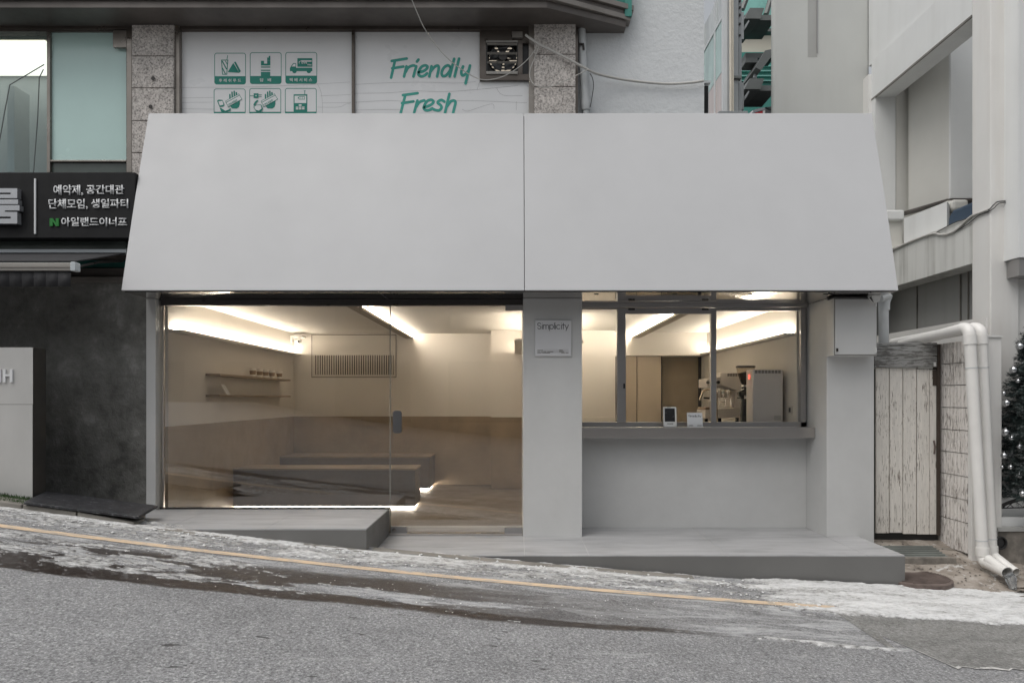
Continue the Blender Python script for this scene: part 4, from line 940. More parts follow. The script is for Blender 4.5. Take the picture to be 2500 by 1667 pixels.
# hand-brushed words on the right pane
def tr6(x, y): return (840+x*.27211, y*.27211)
def tr5(x, y): return (420+x*.20408, 50+y*.20408)
def strokes(parent, name, m, lst, tr, w, d):
    b = MB()
    for i, s in enumerate(lst):
        pts = [Vector(tr(*p)) for p in s]
        if len(pts) > 2:   # smooth
            sm = []
            for k in range(len(pts)-1):
                p0, p1, p2, p3 = pts[max(k-1,0)], pts[k], pts[k+1], pts[min(k+2,len(pts)-1)]
                for q in range(4):
                    t = q/4; sm.append(.5*((2*p1)+(-p0+p2)*t+(2*p0-5*p1+4*p2-p3)*t*t+(-p0+3*p1-3*p2+p3)*t**3))
            pts = sm+[pts[-1]]
        ribbon(b, [(X(p.x,d), Z(p.y,d)) for p in pts], w*d/F, d-.0003*(i+1))
    return b.build(name, m, parent)
dt = dp-.001
fl = [[(455,555),(422,700)],[(428,550),(562,528)],[(432,616),(532,600)],
 [(560,598),(538,690)],[(552,650),(575,610),(612,592),(632,592)],[(648,598),(622,690)],[(654,556),(668,538)],
 [(672,652),(715,640),(742,620),(748,600),(728,590),(696,602),(672,640),(668,672),(690,688),(720,682),(745,662)],
 [(785,598),(765,690)],[(774,650),(805,610),(835,592),(850,605),(845,645),(834,690)],
 [(958,608),(930,590),(895,612),(876,655),(885,685),(915,680),(945,645),(960,610)],[(988,532),(948,690)],[(1032,530),(992,690)],
 [(1068,600),(1052,650),(1062,680),(1090,668),(1115,640)],[(1130,592),(1108,680),(1090,752)]]
strokes(pr, 'lettering', 'film_teal', fl, tr6, 6.6, dt)
fs_ = [[(548,862),(502,1040)],[(528,856),(660,838)],[(520,928),(622,912)],[(658,905),(622,1040)],[(648,960),(675,920),(712,905),(722,905)],
 [(722,965),(765,950),(795,930),(802,912),(782,898),(748,908),(722,945),(716,975),(735,992),(765,990),(792,975)],
 [(900,915),(875,900),(848,910),(842,928),(865,945),(875,968),(855,992),(820,990),(802,982)],[(945,845),(900,1040)],[(922,960),(955,915),(985,905),(1000,920),(992,960),(972,1040)]]
strokes(pr, 'lettering', 'film_teal', fs_, tr6, 6.6, dt)
cr = [[(100,760),(400,745),(700,740),(1000,748),(1180,735)],[(90,840),(400,835),(620,818),(900,825),(1200,805),(1560,770)],[(100,920),(400,905),(640,915),(1100,905),(1640,925)],[(100,990),(400,985),(520,985)],
      [(1220,725),(1205,770),(1195,810)],[(1060,985),(1110,1000),(1200,970),(1330,935),(1345,980)],[(1370,795),(1400,840),(1460,862),(1600,860)],[(1545,915),(1545,990)]]
strokes(pr, 'film_crease', 'film_crease', cr, tr6, 0.55, dt)
cl = [[(110,805),(800,800),(1200,790),(1700,765),(2130,740)],[(110,930),(500,925)],[(110,985),(480,980)],[(1740,765),(1780,850),(1800,1000),(1800,1110)],[(1780,905),(2140,890)],[(1800,990),(2140,985)],[(1740,1040),(1990,1040),(2080,1005),(2140,990)],[(110,1060),(500,1065)]]
strokes(pl, 'film_crease', 'film_crease', cl, tr5, 0.5, dt)
# six pictograms
class Ico:
    def __init__(s): s.g = MB(); s.w = MB(); s.k = 0
    def fill(s, pts, white=False):
        s.k += 1; poly(s.w if white else s.g, [(X(tr5(*p)[0], dt), Z(tr5(*p)[1], dt)) for p in pts], dt-.00025*s.k)
    def rect(s, a, b_, c, e, white=False): s.fill([(a,c),(b_,c),(b_,e),(a,e)], white)
    def line(s, pts, w, closed=False, white=False):
        s.k += 1; ribbon(s.w if white else s.g, [(X(tr5(*p)[0], dt), Z(tr5(*p)[1], dt)) for p in pts], w*.20408*dt/F, dt-.00025*s.k, closed)
    def disc(s, x, y, r, white=False, ry=None): s.fill([(x+r*math.cos(2*math.pi*i/16), y+(ry or r)*math.sin(2*math.pi*i/16)) for i in range(16)], white)
    def frame(s, x0, x1, y0, y1):
        r = 26; pts = []
        for cx, cy, a0 in ((x1-r,y1-r,0),(x0+r,y1-r,90),(x0+r,y0+r,180),(x1-r,y0+r,270)): pts += arc(cx, cy, r, r, a0, a0+90, 5)
        s.line(pts, 7, True)
    def foot(s, x0, x1, y0, y1):
        r = 22; pts = [(x0,y0),(x1,y0)]+arc(x1-r,y1-r,r,r,0,90,5)+arc(x0+r,y1-r,r,r,90,180,5); s.fill(pts)
    def done(s, lab):
        o = s.g.build('pictogram', 'film_green', pl, label=lab)
        if s.w.v: s.w.build('pictogram', 'film_white', pl, label='pale details of the '+lab)
ic = Ico(); ic.frame(510,880,395,765); ic.foot(510,880,670,765)
ic.line([(592,478),(668,478),(655,648),(604,648)], 9, True); ic.line([(656,478),(666,424)], 7)
ic.line([(602,492),(652,585)], 12); ic.line([(640,490),(662,530)], 9); ic.line([(604,575),(640,645)], 11)
ic.fill([(733,512),(806,630),(668,622)]); ic.fill([(742,502),(762,498),(824,612),(806,628)]); ic.done('green drink and sandwich pictogram')
text_obj('lettering', '후 레 쉬 푸 드', 'film_white', pl, *[tr5(560,0)[0], tr5(825,0)[0], tr5(0,700)[1], tr5(0,740)[1]], dt-.006, 0, .01)
ic = Ico(); ic.frame(935,1306,389,760); ic.foot(935,1306,668,760)
ic.fill([(1064,487),(1100,487),(1100,520),(1138,520),(1138,487),(1176,487),(1176,543),(1064,543)]); ic.rect(1139,1157,447,486); ic.rect(1158,1176,428,486)
ic.rect(1064,1176,555,568); ic.rect(1064,1176,594,607); ic.rect(1064,1176,620,670); ic.done('green cigarette pack pictogram')
text_obj('lettering', '담   배', 'film_white', pl, *[tr5(1052,0)[0], tr5(1184,0)[0], tr5(0,695)[1], tr5(0,735)[1]], dt-.006, 0, .01)
ic = Ico(); ic.frame(1360,1732,386,757); ic.foot(1360,1732,664,757)
ic.rect(1500,1678,455,558); ic.fill([(1410,610),(1410,575),(1425,548),(1450,515),(1484,515),(1484,570),(1678,570),(1678,610)]); ic.disc(1465,608,27); ic.disc(1637,608,27)
ic.fill([(1430,555),(1455,524),(1478,524),(1478,556)], True); ic.rect(1545,1670,482,498, True); ic.line([(1540,488),(1520,500),(1522,518)], 6, white=True); ic.done('green delivery truck pictogram')
text_obj('lettering', 'cvs', 'film_white', pl, *[tr5(1548,0)[0], tr5(1615,0)[0], tr5(0,500)[1], tr5(0,520)[1]], dt-.008, 0, .02)
text_obj('lettering', 'Net', 'film_white', pl, *[tr5(1622,0)[0], tr5(1670,0)[0], tr5(0,522)[1], tr5(0,542)[1]], dt-.008, 0, .02)
text_obj('lettering', '택 배 서 비 스', 'film_white', pl, *[tr5(1408,0)[0], tr5(1676,0)[0], tr5(0,692)[1], tr5(0,734)[1]], dt-.006, 0, .01)
def hand(ic, ox):
    ic.fill([(p[0]+ox,p[1]) for p in ((690,1000),(800,940),(812,1000),(800,1040),(775,1056),(720,1056),(695,1030))])
    for a, b_, c, e in ((692,890,694,960),(718,862,722,940),(744,852,748,930),(770,868,772,915),(805,945,800,1000)): ic.line([(a+ox,b_),(c+ox,e)], 17)
    rp = [(640+ox,968),(800+ox,882),(838+ox,945),(672+ox,1038)]; ic.fill(rp, True); ic.line(rp, 5, True); ic.line([(650+ox,984),(808+ox,898)], 7)
    text_obj('lettering', 'receipt', 'film_green', pl, 0, 1, 0, 1, dt-.010, 0, .015, rot=(tr5(676+ox,1028), (110*.20408, -62*.20408), (-14*.20408, -27*.20408)))
ic = Ico(); ic.frame(503,876,822,1193); ic.foot(503,876,1096,1193); hand(ic, 0)
ic.fill([(540,965),(560,950),(605,955),(628,1010),(620,1030),(570,1040)]); ic.fill([(556,972),(604,966),(618,1012),(572,1022)], True)
ic.fill([(572,1050),(700,1050),(705,1080),(650,1100),(590,1096)]); ic.fill([(585,1050),(640,1032),(698,1062),(640,1085)], True); ic.done('green phone and receipt pictogram')
ic = Ico(); ic.frame(929,1301,817,1190); ic.foot(929,1301,1096,1190); hand(ic, 426)
ic.line([(930,904),(978,904)], 6); ic.rect(978,1034,876,932); ic.disc(1006,904,8, True); ic.line([(1034,892),(1072,892)], 6); ic.line([(1034,914),(1072,914)], 6)
ic.line([(985,1015),(1000,985),(1022,965)], 20); ic.fill([(975,1040),(1010,1012),(1070,1010),(1088,1060),(1070,1096),(1010,1098)]); ic.fill([(985,1038),(1012,1020),(1062,1018),(1074,1058),(1040,1084),(1000,1072)], True); ic.done('green plug, telephone and receipt pictogram')
ic = Ico(); ic.frame(1355,1726,816,1190); ic.foot(1355,1726,1094,1190); ic.rect(1455,1618,886,1096); ic.line([(1588,890),(1588,850)], 7); ic.line([(1580,845),(1596,845)], 6)
ic.rect(1466,1606,904,992, True); ic.line([(1520,915),(1586,915),(1586,946),(1520,946)], 6, True); ic.rect(1540,1544,915,946); ic.rect(1562,1566,915,946); ic.rect(1506,1520,924,938)
ic.disc(1534,1017,20, True, 9)
for a in (1482, 1519, 1556):
    for e in (1036, 1056): ic.rect(a, a+30, e, e+13, True)
ic.done('green hand-held radio pictogram')
# exhaust fan in its brown panel
fp = MB().pbox(1171, 1187, 72, 196, df+.005, .05).pbox(1264, 1291, 72, 106, df+.005, .05).pbox(1187, 1264, 72, 99, df+.005, .05).pbox(1187, 1291, 181, 196, df+.005, .05).pbox(1264, 1276, 106, 181, df+.005, .05).build('fan_panel', 'brown_frame', ub, bevel=.002)
MB().pbox(1276, 1291, 106, 181, df+.04, .01).build('dark_slot', 'black', ub)
ef = thing('exhaust_fan', 'small wall exhaust fan with open louvre slats above the canopy', 'fan', P(1226, 181, df))
MB().pbox(1187, 1264, 99, 104, df-.01, .05).pbox(1187, 1264, 174, 181, df-.01, .05).build('fan_frame', 'rail_cream', ef, bevel=.002)
MB().pbox(1187, 1190, 104, 174, df, .08).pbox(1262, 1264, 104, 174, df, .08).build('side_cheek', 'black', ef)
for py in (108, 130.5, 152.5):
    MB().prism([P(1189, py-3, df-.025), P(1263, py-2.4, df-.025), P(1263, py+3.6, df+.0), P(1189, py+3, df+.0)], (0, .004, .002)).build('louvre', 'rail_cream', ef)
fc = P(1228, 141, df+.06); mb = MB()
for k in range(5):
    a0 = k*2*math.pi/5+.3; pts = []
    for rr, da in ((.03, -.2), (.135, -.50), (.14, .0), (.135, .50), (.03, .7)): pts.append((fc[0]+rr*math.cos(a0+da), fc[1]+.02*da, fc[2]+rr*math.sin(a0+da)))
    mb.prism(pts, (0, .004, 0))
mb.build('fan_blades', 'black_plastic', ef)
MB().lathe(fc, [(.05, -.03), (.045, -.04), (.01, -.042)], 18, 'Y').build('fan_hub', 'steel_dark', ef, smooth=True)
mb = MB(); mb.tube([(fc[0]+.148*math.cos(a), fc[1]+.03, fc[2]+.148*math.sin(a)) for a in np.linspace(0, 2*math.pi, 25)], .008, 6, False); mb.build('fan_ring', 'black_plastic', ef)
for k in range(9): MB().pbox(1190, 1262, 105+k*7.7, 108.5+k*7.7, df+.12, .01).build('rear_slat', 'grille_in', ef)
mb = MB(); q = []
for k in range(32):
    a = 2*math.pi*k/32; ca, sa = math.cos(a), math.sin(a); m_ = .175/max(abs(ca), abs(sa)); q.append(((fc[0]+.148*ca, fc[1]+.035, fc[2]+.148*sa), (fc[0]+m_*ca, fc[1]+.035, fc[2]+m_*sa)))
for k in range(32): mb.quad(q[k][0], q[(k+1) % 32][0], q[(k+1) % 32][1], q[k][1])
mb.build('shroud', 'black', ef)
MB().pbox(1176, 1280, 95, 185, df+.45, .02).build('lit_back', 'room_glow', ef)
MB().pbox(1250, 1276, 77, 92, df-.03, .03).build('junction_box', 'fascia_light', ub, bevel=.003)
# eave with stepped fascia and chamfered right corner, teal bay window above it
ze = Z(63, 7.32)
def band(y_out, z0, z1, m, name, inset=0.0):
    d_ = 7.32-y_out
    pts = [(-9, y_out, z0), (X(1330,y_out)+.02-inset, y_out, z0), (1.10-inset*1.6, 7.36, z0), (1.10-inset*1.6, 7.62, z0), (-9, 7.62, z0)]
    return MB().prism(pts, (0, 0, z1-z0)).build(name, m, ub, bevel=.003)
band(6.99, ze+.002, ze+.07, 'fascia', 'soffit_board', .0)
band(6.955, ze+.0705, ze+.12, 'fascia_light', 'fascia_band', -.03)
band(6.98, ze+.1205, ze+.17, 'fascia', 'fascia_band', -.01)
band(6.95, ze+.1705, ze+.22, 'fascia_light', 'fascia_band', -.05)
mb = MB().prism([(-9, 7.01, ze+.22), (.25, 7.01, ze+.22), (1.10, 7.37, ze+.22), (1.10, 7.6, ze+.22), (-9, 7.6, ze+.22)], (0, 0, .45)); mb.build('bay_glass', 'teal_glass', ub)
MB().prism([(-9, 6.995, ze+.221), (.25, 6.995, ze+.221), (1.12, 7.355, ze+.221), (1.12, 7.6, ze+.221), (-9, 7.6, ze+.221)], (0, 0, .06)).build('bay_rail', 'teal_panel', ub)
MB().box(1.085, 1.155, 7.33, 7.45, ze+.10, ze+.7).build('bay_post', 'teal_panel', ub)
# core wall behind everything on this storey and the stuccoed side wing
MB().box(-4.6, .66, 7.95, 8.05, 2.36, 5.6).build('core_wall', 'fascia', ub)
sw = MB().box(X(1405,7.48), X(1719,7.48), 7.48, 8.0, 2.36, 5.7).build('stucco_wall', 'stucco'); tag(sw, 'rough white stuccoed wall above the right half of the canopy', 'wall')
# downpipe on the stucco corner
dpz = thing('downpipe', 'white downpipe beside the granite column above the canopy', 'pipe', P(1424, 290, 7.40))
MB().tube([P(1419, 52, 7.41), P(1423, 160, 7.41), P(1430, 262, 7.41)], .040, 16).build('pipe', 'pvc_grey', dpz, smooth=True)
MB().tube([P(1429, 244, 7.41), P(1430, 262, 7.41), P(1430.5, 270, 7.41)], [.049, .049, .042], 16).build('socket', 'pvc_grey', dpz, smooth=True)
MB().tube([P(1430, 266, 7.41), P(1431, 310, 7.41)], .033, 16).build('lower_pipe', 'pvc_grey', dpz, smooth=True)
MB().tube([P(1413, 109, 7.36), P(1424, 108, 7.355), P(1425, 122, 7.36)], .012, 8).build('bracket', 'steel_dark', dpz)
# conduit and wires
def cat_(pts, n=6):
    pts = [Vector(p) for p in pts]; o = []
    for k in range(len(pts)-1):
        p0, p1, p2, p3 = pts[max(k-1,0)], pts[k], pts[k+1], pts[min(k+2,len(pts)-1)]
        for q in range(n):
            t = q/n; o.append(.5*((2*p1)+(-p0+p2)*t+(2*p0-5*p1+4*p2-p3)*t*t+(-p0+3*p1-3*p2+p3)*t**3))
    return o+[pts[-1]]
dcn = 7.27
c_ = MB().tube(cat_([P(1283, 86, dcn), P(1316, 108, dcn-.02), P(1380, 141, dcn-.02), P(1440, 173, dcn+.02), P(1462, 182, dcn+.1), P(1530, 196, 7.43), P(1620, 205, 7.44), P(1680, 203, 7.44), P(1718, 198, 7.44)]), .0125, 10).build('wall_conduit', 'cable', smooth=True)
tag(c_, 'pale conduit sagging from the fan across the stuccoed wall', 'conduit')
c_ = MB().tube(cat_([P(1003, -6, 6.8), P(1022, 40, 6.95), P(1040, 76, 7.1), P(1078, 128, 7.2), P(1120, 165, 7.25), P(1172, 194, 7.28), P(1220, 190, 7.28), P(1262, 168, 7.27), P(1295, 138, 7.26), P(1314, 108, 7.245)]), .0045, 6).build('overhead_wire', 'cable', smooth=True)
tag(c_, 'thin grey wire drooping from the eave in front of the lettered pane', 'wire')
c_ = MB().tube(cat_([P(1316, 112, 7.25), P(1306, 140, 7.26), P(1294, 172, 7.27), P(1296, 196, 7.27), P(1312, 211, 7.27), P(1345, 212, 7.27), P(1385, 195, 7.26), P(1420, 178, 7.25), P(1437, 169, 7.24)]), .0045, 6).build('looped_wire', 'cable', smooth=True)
tag(c_, 'looped pale wire hanging in front of the granite column', 'wire')
c_ = MB().tube(cat_([P(1440, 180, 7.33), P(1446, 190, 7.33), P(1449, 210, 7.34), P(1445, 240, 7.36), P(1441, 262, 7.37)]), .004, 6).build('short_wire', 'cable_dark', smooth=True)
tag(c_, 'short dark wire hanging beside the downpipe', 'wire')

# ------------------------------------------------------------------ parking tower between the walls
pt = thing('parking_tower', 'steel parking lift tower with teal glass between white walls', 'building', (3.0, 10, 2.4))
XT = X(1768, 9.2)
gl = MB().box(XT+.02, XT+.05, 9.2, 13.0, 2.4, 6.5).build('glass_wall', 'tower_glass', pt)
for y in (9.2, 9.64, 10.25, 11.0): MB().box(XT-.005, XT+.06, y-.02, y+.02, 2.4, 6.5).build('mullion', 'tower_frame', pt)
for y0, y1 in ((9.22, 9.62), (9.66, 10.23), (10.27, 10.98)):  # pink and teal reflections painted as flat panels on the glass
    MB().box(XT+.010, XT+.0195, y0, y1, 4.77, 5.45).build('reflection_panel', 'pink_reflection', pt); MB().box(XT+.010, XT+.0195, y0, y1, 5.46, 6.11).build('reflection_panel', 'teal_pane', pt)
for z in (4.75, 6.13): MB().box(XT+.0, XT+.055, 9.2, 13, z-.018, z+.018).build('transom', 'tower_frame', pt)
MB().pbox(1766, 1776, -200, 420, 9.15, .08).build('post', 'tower_frame', pt); MB().pbox(1776, 1781, -200, 420, 9.2, .08).build('post', 'tower_steel', pt)
MB().tube([P(1783, -100, 9.1), P(1784.5, 420, 9.1)], .014, 10).build('riser_pipe', 'cream_wall', pt, smooth=True)
MB().tube([P(1788, -100, 9.12), P(1789.5, 420, 9.12)], .014, 10).build('riser_pipe', 'cream_wall', pt, smooth=True)
MB().pbox(1791, 1803, -200, 420, 9.2, .1).pbox(1803, 1811, -200, 420, 9.3, .03).build('steel_column', 'tower_steel', pt, bevel=.004)
MB().pbox(1790, 1811, 185, 191, 9.16, .1).build('steel_plate', 'machine_steel', pt)
for py in (2, 18, 36, 58, 86): MB().pbox(1804, 1809, py-2, py+2, 9.28, .015).build('bolt', 'steel_dark', pt)
MB().pbox(1800, 1900, 75, 128, 13.5, .1).build('rear_wall', 'cream_wall', pt)
MB().pbox(1790, 1900, -300, 74, 13.4, .1).build('rear_glass', 'teal_glass', pt)
MB().pbox(1790, 1900, 128, 300, 13.4, .1).build('rear_panel', 'teal_panel', pt)
for py in (160, 172, 184, 196): MB().pbox(1800, 1890, py, py+2, 13.35, .05).build('panel_rib', 'teal_glass', pt)
MB().pbox(1812, 1892, 70, 77, 12.8, .15).build('cross_beam', 'machine_steel', pt)
for a, b_, c, e in ((1825,-10,1812,24),(1884,-10,1870,36)): MB().tube([P(a,b_,13.2), P(c,e,13.2)], .05, 6).build('brace', 'machine_steel', pt)
for oy in (0, 172):
    d_ = 11.5
    MB().prism([P(1831, 20+oy, d_), P(1866, 20+oy, d_), P(1857, 46+oy, d_), P(1818, 46+oy, d_)], (0, .9, .05)).build('lift_pallet', 'machine_steel', pt)
    MB().pbox(1818, 1890, 37+oy, 50+oy, d_+.2, .5).build('lift_beam', 'machine_steel', pt)
    MB().pbox(1833, 1885, 50+oy, 60+oy, d_+.4, .5).build('lift_beam', 'machine_steel', pt)
    MB().prism([P(1818, 64+oy, d_), P(1820, 70+oy, d_), P(1830, 52+oy, d_), P(1827, 50+oy, d_)], (0, .06, 0)).build('strut', 'tower_steel', pt)
    MB().pbox(1810, 1816, 30+oy, 96+oy, 11.2, .2).build('guide', 'tower_steel', pt)
MB().prism([P(1845, 165, 11.6), P(1868, 124, 11.6), P(1886, 120, 11.6), P(1886, 135, 11.6), P(1858, 172, 11.6)], (0, 1.0, 0)).build('lift_arm', 'machine_steel', pt)
MB().pbox(1820, 1890, 130, 142, 12.2, .3).pbox(1820, 1850, 142, 153, 12.0, .3).build('lift_beam', 'machine_steel', pt)
MB().tube([P(1848, 172, 11.8), P(1842, 192, 11.8)], .03, 8).build('strut', 'tower_steel', pt)
MB().pbox(1720, 1735, 197, 203, 8.35, .2).pbox(1720, 1730, 207, 300, 8.38, .2).build('lift_console', 'tower_frame', pt)
MB().pbox(1718, 1729, 210, 300, 8.36, .05).build('console_panel', 'sign_black', pt)
MB().pbox(1755, 1826, 271, 300, 9.0, .1).build('low_rail', 'tower_steel', pt, bevel=.006)
# car on the lower pallet
car = thing('parked_car', 'grey car with red tail lamp on the lift behind the canopy', 'car', P(1872, 400, 11.0))
body = [(1828,276),(1838,268),(1852,263),(1868,260),(1895,256),(1930,256),(1985,264),(2030,272),(2040,300),(2035,330),(1835,330),(1826,300)]
MB().prism([P(a, b_, 11.0) for a, b_ in body], (0, 1.5, 0)).build('body', 'car_grey', car, bevel=.05, seg=3)
MB().prism([P(1844,276,10.985), P(1862,271,10.985), P(1862,279,10.985), P(1843,281,10.985)], (0, .03, 0)).build('tail_lamp', 'car_red', car)
MB().prism([P(1863,271,10.985), P(1868,270,10.985), P(1868,279,10.985), P(1863,279,10.985)], (0, .03, 0)).build('tail_lamp', 'white_plastic', car)
MB().prism([P(1868,262,10.99), P(1930,259,10.99), P(1970,266,10.99), P(1880,268,10.99)], (0, .02, 0)).build('rear_window', 'opposite_glass', car)
for px in (1860, 2000): MB().lathe(P(px, 330, 11.2), [(.16, -.08), (.17, -.06), (.17, .06), (.16, .08)], 20, 'Y').build('wheel', 'black', car)

# ------------------------------------------------------------------ white concrete building on the right
wb = thing('white_building', 'white concrete building with open framed bays right of the cafe', 'building', (4.6, 8.5, -.3))
dwl = 9.7; XW = 4.60
MB().box(X(1887,dwl), XW+.05, dwl, dwl+.10, -.5, 6.8).build('front_wall', 'pale_concrete', wb, bevel=.04, seg=5)
MB().box(X(1972,dwl), X(1995,dwl), dwl-.002, dwl+.05, Z(140,dwl), 6.79).build('slot_shade', 'recess_wall', wb)  # flat darker strip, the niche's shade put into its colour
MB().box(X(1994,dwl), X(1996,dwl), dwl-.012, dwl+.02, Z(130,dwl), 6.79).build('slot_edge', 'frame_steel', wb)
MB().box(X(2116,9.6), XW+.02, 9.55, dwl, -.5, Z(186,9.6)).build('corner_pilaster', 'white_concrete_warm', wb)
# beam over the opening (runs back along the alley), wall above it
zbm = Z(237, 9.45)
MB().box(XW, XW+.26, 7.45, 9.55, zbm, Z(143,9.45)).build('upper_beam', 'white_concrete', wb)
MB().box(XW+.03, XW+.26, 7.45, 9.69, Z(143,9.45)+.001, 6.65).build('upper_wall', 'white_concrete', wb)
MB().box(XW-.004, XW+.012, 7.45, 9.55, zbm-.010, zbm+.012).build('drip_groove', 'plaster_joint', wb)
# near column and the nearer wall strip
MB().box(XW, X(2488,7.16), 7.16, 7.45, -.5, 5.5).build('column', 'white_concrete_warm', wb, bevel=.01)
MB().box(X(2487,6.95), 6.6, 6.95, 7.3, Z(628,6.95), 5.4).build('front_strip', 'white_concrete', wb)
MB().box(X(2492,6.96), 6.6, 6.98, 7.2, Z(672,6.96), Z(629,6.96)).build('vent_box', 'frame_steel', wb)
MB().box(X(2488,7.16), 6.6, 7.2, 7.6, -.5, 5.5).build('side_wall', 'white_concrete_warm', wb)
# bay interior: far jamb, angled wall, rear wall
MB().box(XW, XW+.26, 9.45, 9.6, 2.9, zbm).build('jamb', 'white_concrete', wb)
MB().box(XW+.27, XW+.9, 9.46, 9.6, 2.7, 6.4).build('inner_wall', 'inner_wall', wb)
MB().prism([P(2218, 100, 9.35), P(2218, 516, 9.35), P(2322, 484, 8.6), P(2322, 60, 8.6)], (.3, .05, 0)).build('angled_wall', 'inner_wall', wb)
MB().prism([P(2321, 20, 8.6), P(2321, 484, 8.6), P(2560, 484, 8.6), P(2560, 20, 8.6)], (0, .1, 0)).build('inner_wall', 'white_concrete', wb)
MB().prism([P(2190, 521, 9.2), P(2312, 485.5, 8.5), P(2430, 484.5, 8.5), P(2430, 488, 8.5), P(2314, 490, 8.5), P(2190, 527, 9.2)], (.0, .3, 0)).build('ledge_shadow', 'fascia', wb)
# lower bay: stained beam along the alley, parapet panel, capital
z1, z0 = Z(510,7.16), Z(630,7.16)
MB().box(XW, XW+.26, 7.45, 9.95, z0, z1).build('stained_beam', 'beam_stained', wb)
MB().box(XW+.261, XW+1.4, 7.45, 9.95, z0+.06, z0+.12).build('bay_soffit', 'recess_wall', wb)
MB().prism([P(2207, 533, 9.0), P(2312, 492, 8.2), P(2312, 600, 8.2), P(2207, 640, 9.0)], (.1, .12, 0)).build('parapet_panel', 'white_concrete', wb)
MB().pbox(2170, 2204, 520, 640, 9.1, .2).build('pier_stub', 'inner_wall', wb, bevel=.01)
MB().pbox(2165, 2209, 512, 537, 9.05, .26).build('pier_cap', 'white_concrete', wb, bevel=.02)
MB().pbox(2314, 2330, 490, 600, 8.4, .2).build('pier_stub', 'inner_wall', wb)
MB().pbox(2330, 2364, 512, 600, 8.3, .2).pbox(2326, 2366, 486, 513, 8.27, .26).build('pier_cap', 'inner_wall', wb, bevel=.03)
# recess below the beam
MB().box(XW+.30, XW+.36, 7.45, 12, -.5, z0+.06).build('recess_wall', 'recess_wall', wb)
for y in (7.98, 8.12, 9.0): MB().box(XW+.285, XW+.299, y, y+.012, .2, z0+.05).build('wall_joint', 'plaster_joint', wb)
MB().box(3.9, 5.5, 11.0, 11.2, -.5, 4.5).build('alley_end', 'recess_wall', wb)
cu = MB(); cu.prism([(XW+.10, 8.05, z1+.001), (XW+.10, 7.5, z1+.001), (XW+.10, 7.5, z1+.19), (XW+.10, 7.95, z1+.19), (XW+.10, 8.03, z1+.14)], (.5, 0, 0))
tag(cu.build('blue_cushion', 'blue_cushion', bevel=.03, seg=3), 'dark blue padded cover lying behind the stained white beam', 'cover')
# wires on the stained beam
def xb(px, py): d_ = XW*F/(px-VX); return (XW-.012, d_, Z(py, d_))
c_ = MB().tube(cat_([xb(2175,613), xb(2230,588), xb(2278,571), xb(2300,573), xb(2318,571), xb(2340,560), xb(2372,530), xb(2400,518), xb(2416,512)]), .012, 8).build('beam_cable', 'cable', smooth=True)
tag(c_, 'thick pale cable running along the stained white beam', 'cable')
c_ = MB().tube(cat_([xb(2285,570), xb(2330,545), xb(2360,535), xb(2395,519), xb(2416,513), (XW+.02, 7.14, Z(500,7.14)), P(2440, 492, 7.14), P(2485, 491, 7.14)]), .006, 6).build('beam_wire', 'cable_dark', smooth=True)
tag(c_, 'dark thin wire along the beam and round the white column', 'wire')
c_ = MB().tube(cat_([xb(2330,568), xb(2365,548), xb(2390,528), xb(2416,517), (XW+.02, 7.135, Z(508,7.135)), P(2442, 496, 7.135), P(2485, 493, 7.135)]), .005, 6).build('beam_wire', 'cable_dark', smooth=True)
tag(c_, 'lower dark wire looping below the others to the white column', 'wire')

# ------------------------------------------------------------------ gate, block wall and pipes
gt = thing('wooden_gate', 'weathered white plank gate between the cafe and block wall', 'gate', (3.85, 7.35, -.05))
dgt = 7.34
pxs = [(2139, 2170.5), (2172.5, 2203.5), (2205.5, 2237), (2239, 2269), (2270.5, 2293)]
for i, (a, b_) in enumerate(pxs):
    MB().pbox(a, b_, 897.5+i*1.2, (1301, 1300, 1303, 1304, 1304)[i], dgt+.003*(i % 2), .025).build('plank', 'plank_paint', gt, bevel=.003)
MB().box(X(2138,dgt), X(2295,dgt), dgt+.035, dgt+.06, -.1, Z(900,dgt)).build('backing', 'black', gt)
for a, b_ in ((836.5, 843.5), (845, 868.5), (870, 896)): MB().pbox(2136, 2288, a, b_, dgt-.03+(.01 if a < 840 else 0), .04).build('top_board', 'grey_board', gt, bevel=.003)
MB().pbox(2288.5, 2296, 840, 1306, dgt-.02, .08).build('gate_post', 'wood_dark', gt)
MB().pbox(2278, 2292, 903, 941, dgt-.008, .012).build('bare_patch', 'wood_dark', gt); MB().pbox(2281, 2285, 884, 894, dgt-.045, .012).build('hasp', 'white_plastic', gt)
MB().tube([P(2280, 1075, dgt-.03), P(2283, 1090, dgt-.035), P(2281, 1108, dgt-.03)], .009, 8).build('pull_handle', 'rusty_iron', gt)
sl = MB().box(3.49, 4.24, 7.12, 7.40, -.25, -.115).build('door_sill', 'old_concrete', bevel=.02); tag(sl, 'broken concrete sill at the foot of the plank gate', 'sill')
# ribbed blocks
bw = thing('block_wall', 'white painted wall of ribbed concrete blocks beside the gate', 'wall', (4.4, 7.1, -.2))
XB = 4.235; zs = [Z(p, 7.35) for p in (1330, 1260, 1207.5, 1153.5, 1100, 1047, 994, 941, 889, 838)]
for k in range(len(zs)-1):
    a, b_ = zs[k]+.004, zs[k+1]-.004; pts = []
    y = 7.40; nr = 8; st = (7.40-6.93)/nr
    for i in range(nr):
        y0 = 6.93+i*st; pts += [(XB+.030, y0, a), (XB+.004, y0+.008, a), (XB, y0+.02, a), (XB, y0+st-.02, a), (XB+.004, y0+st-.010, a), (XB+.030, y0+st-.002, a)]
    pts += [(XB+.20, 7.40, a), (XB+.20, 6.93, a)]
    MB().prism(pts, (0, 0, b_-a)).build('block', 'block_paint', bw)
MB().box(XB+.034, XB+.19, 6.94, 7.39, -.3, zs[-1]-.004).build('mortar_core', 'plaster_joint', bw)
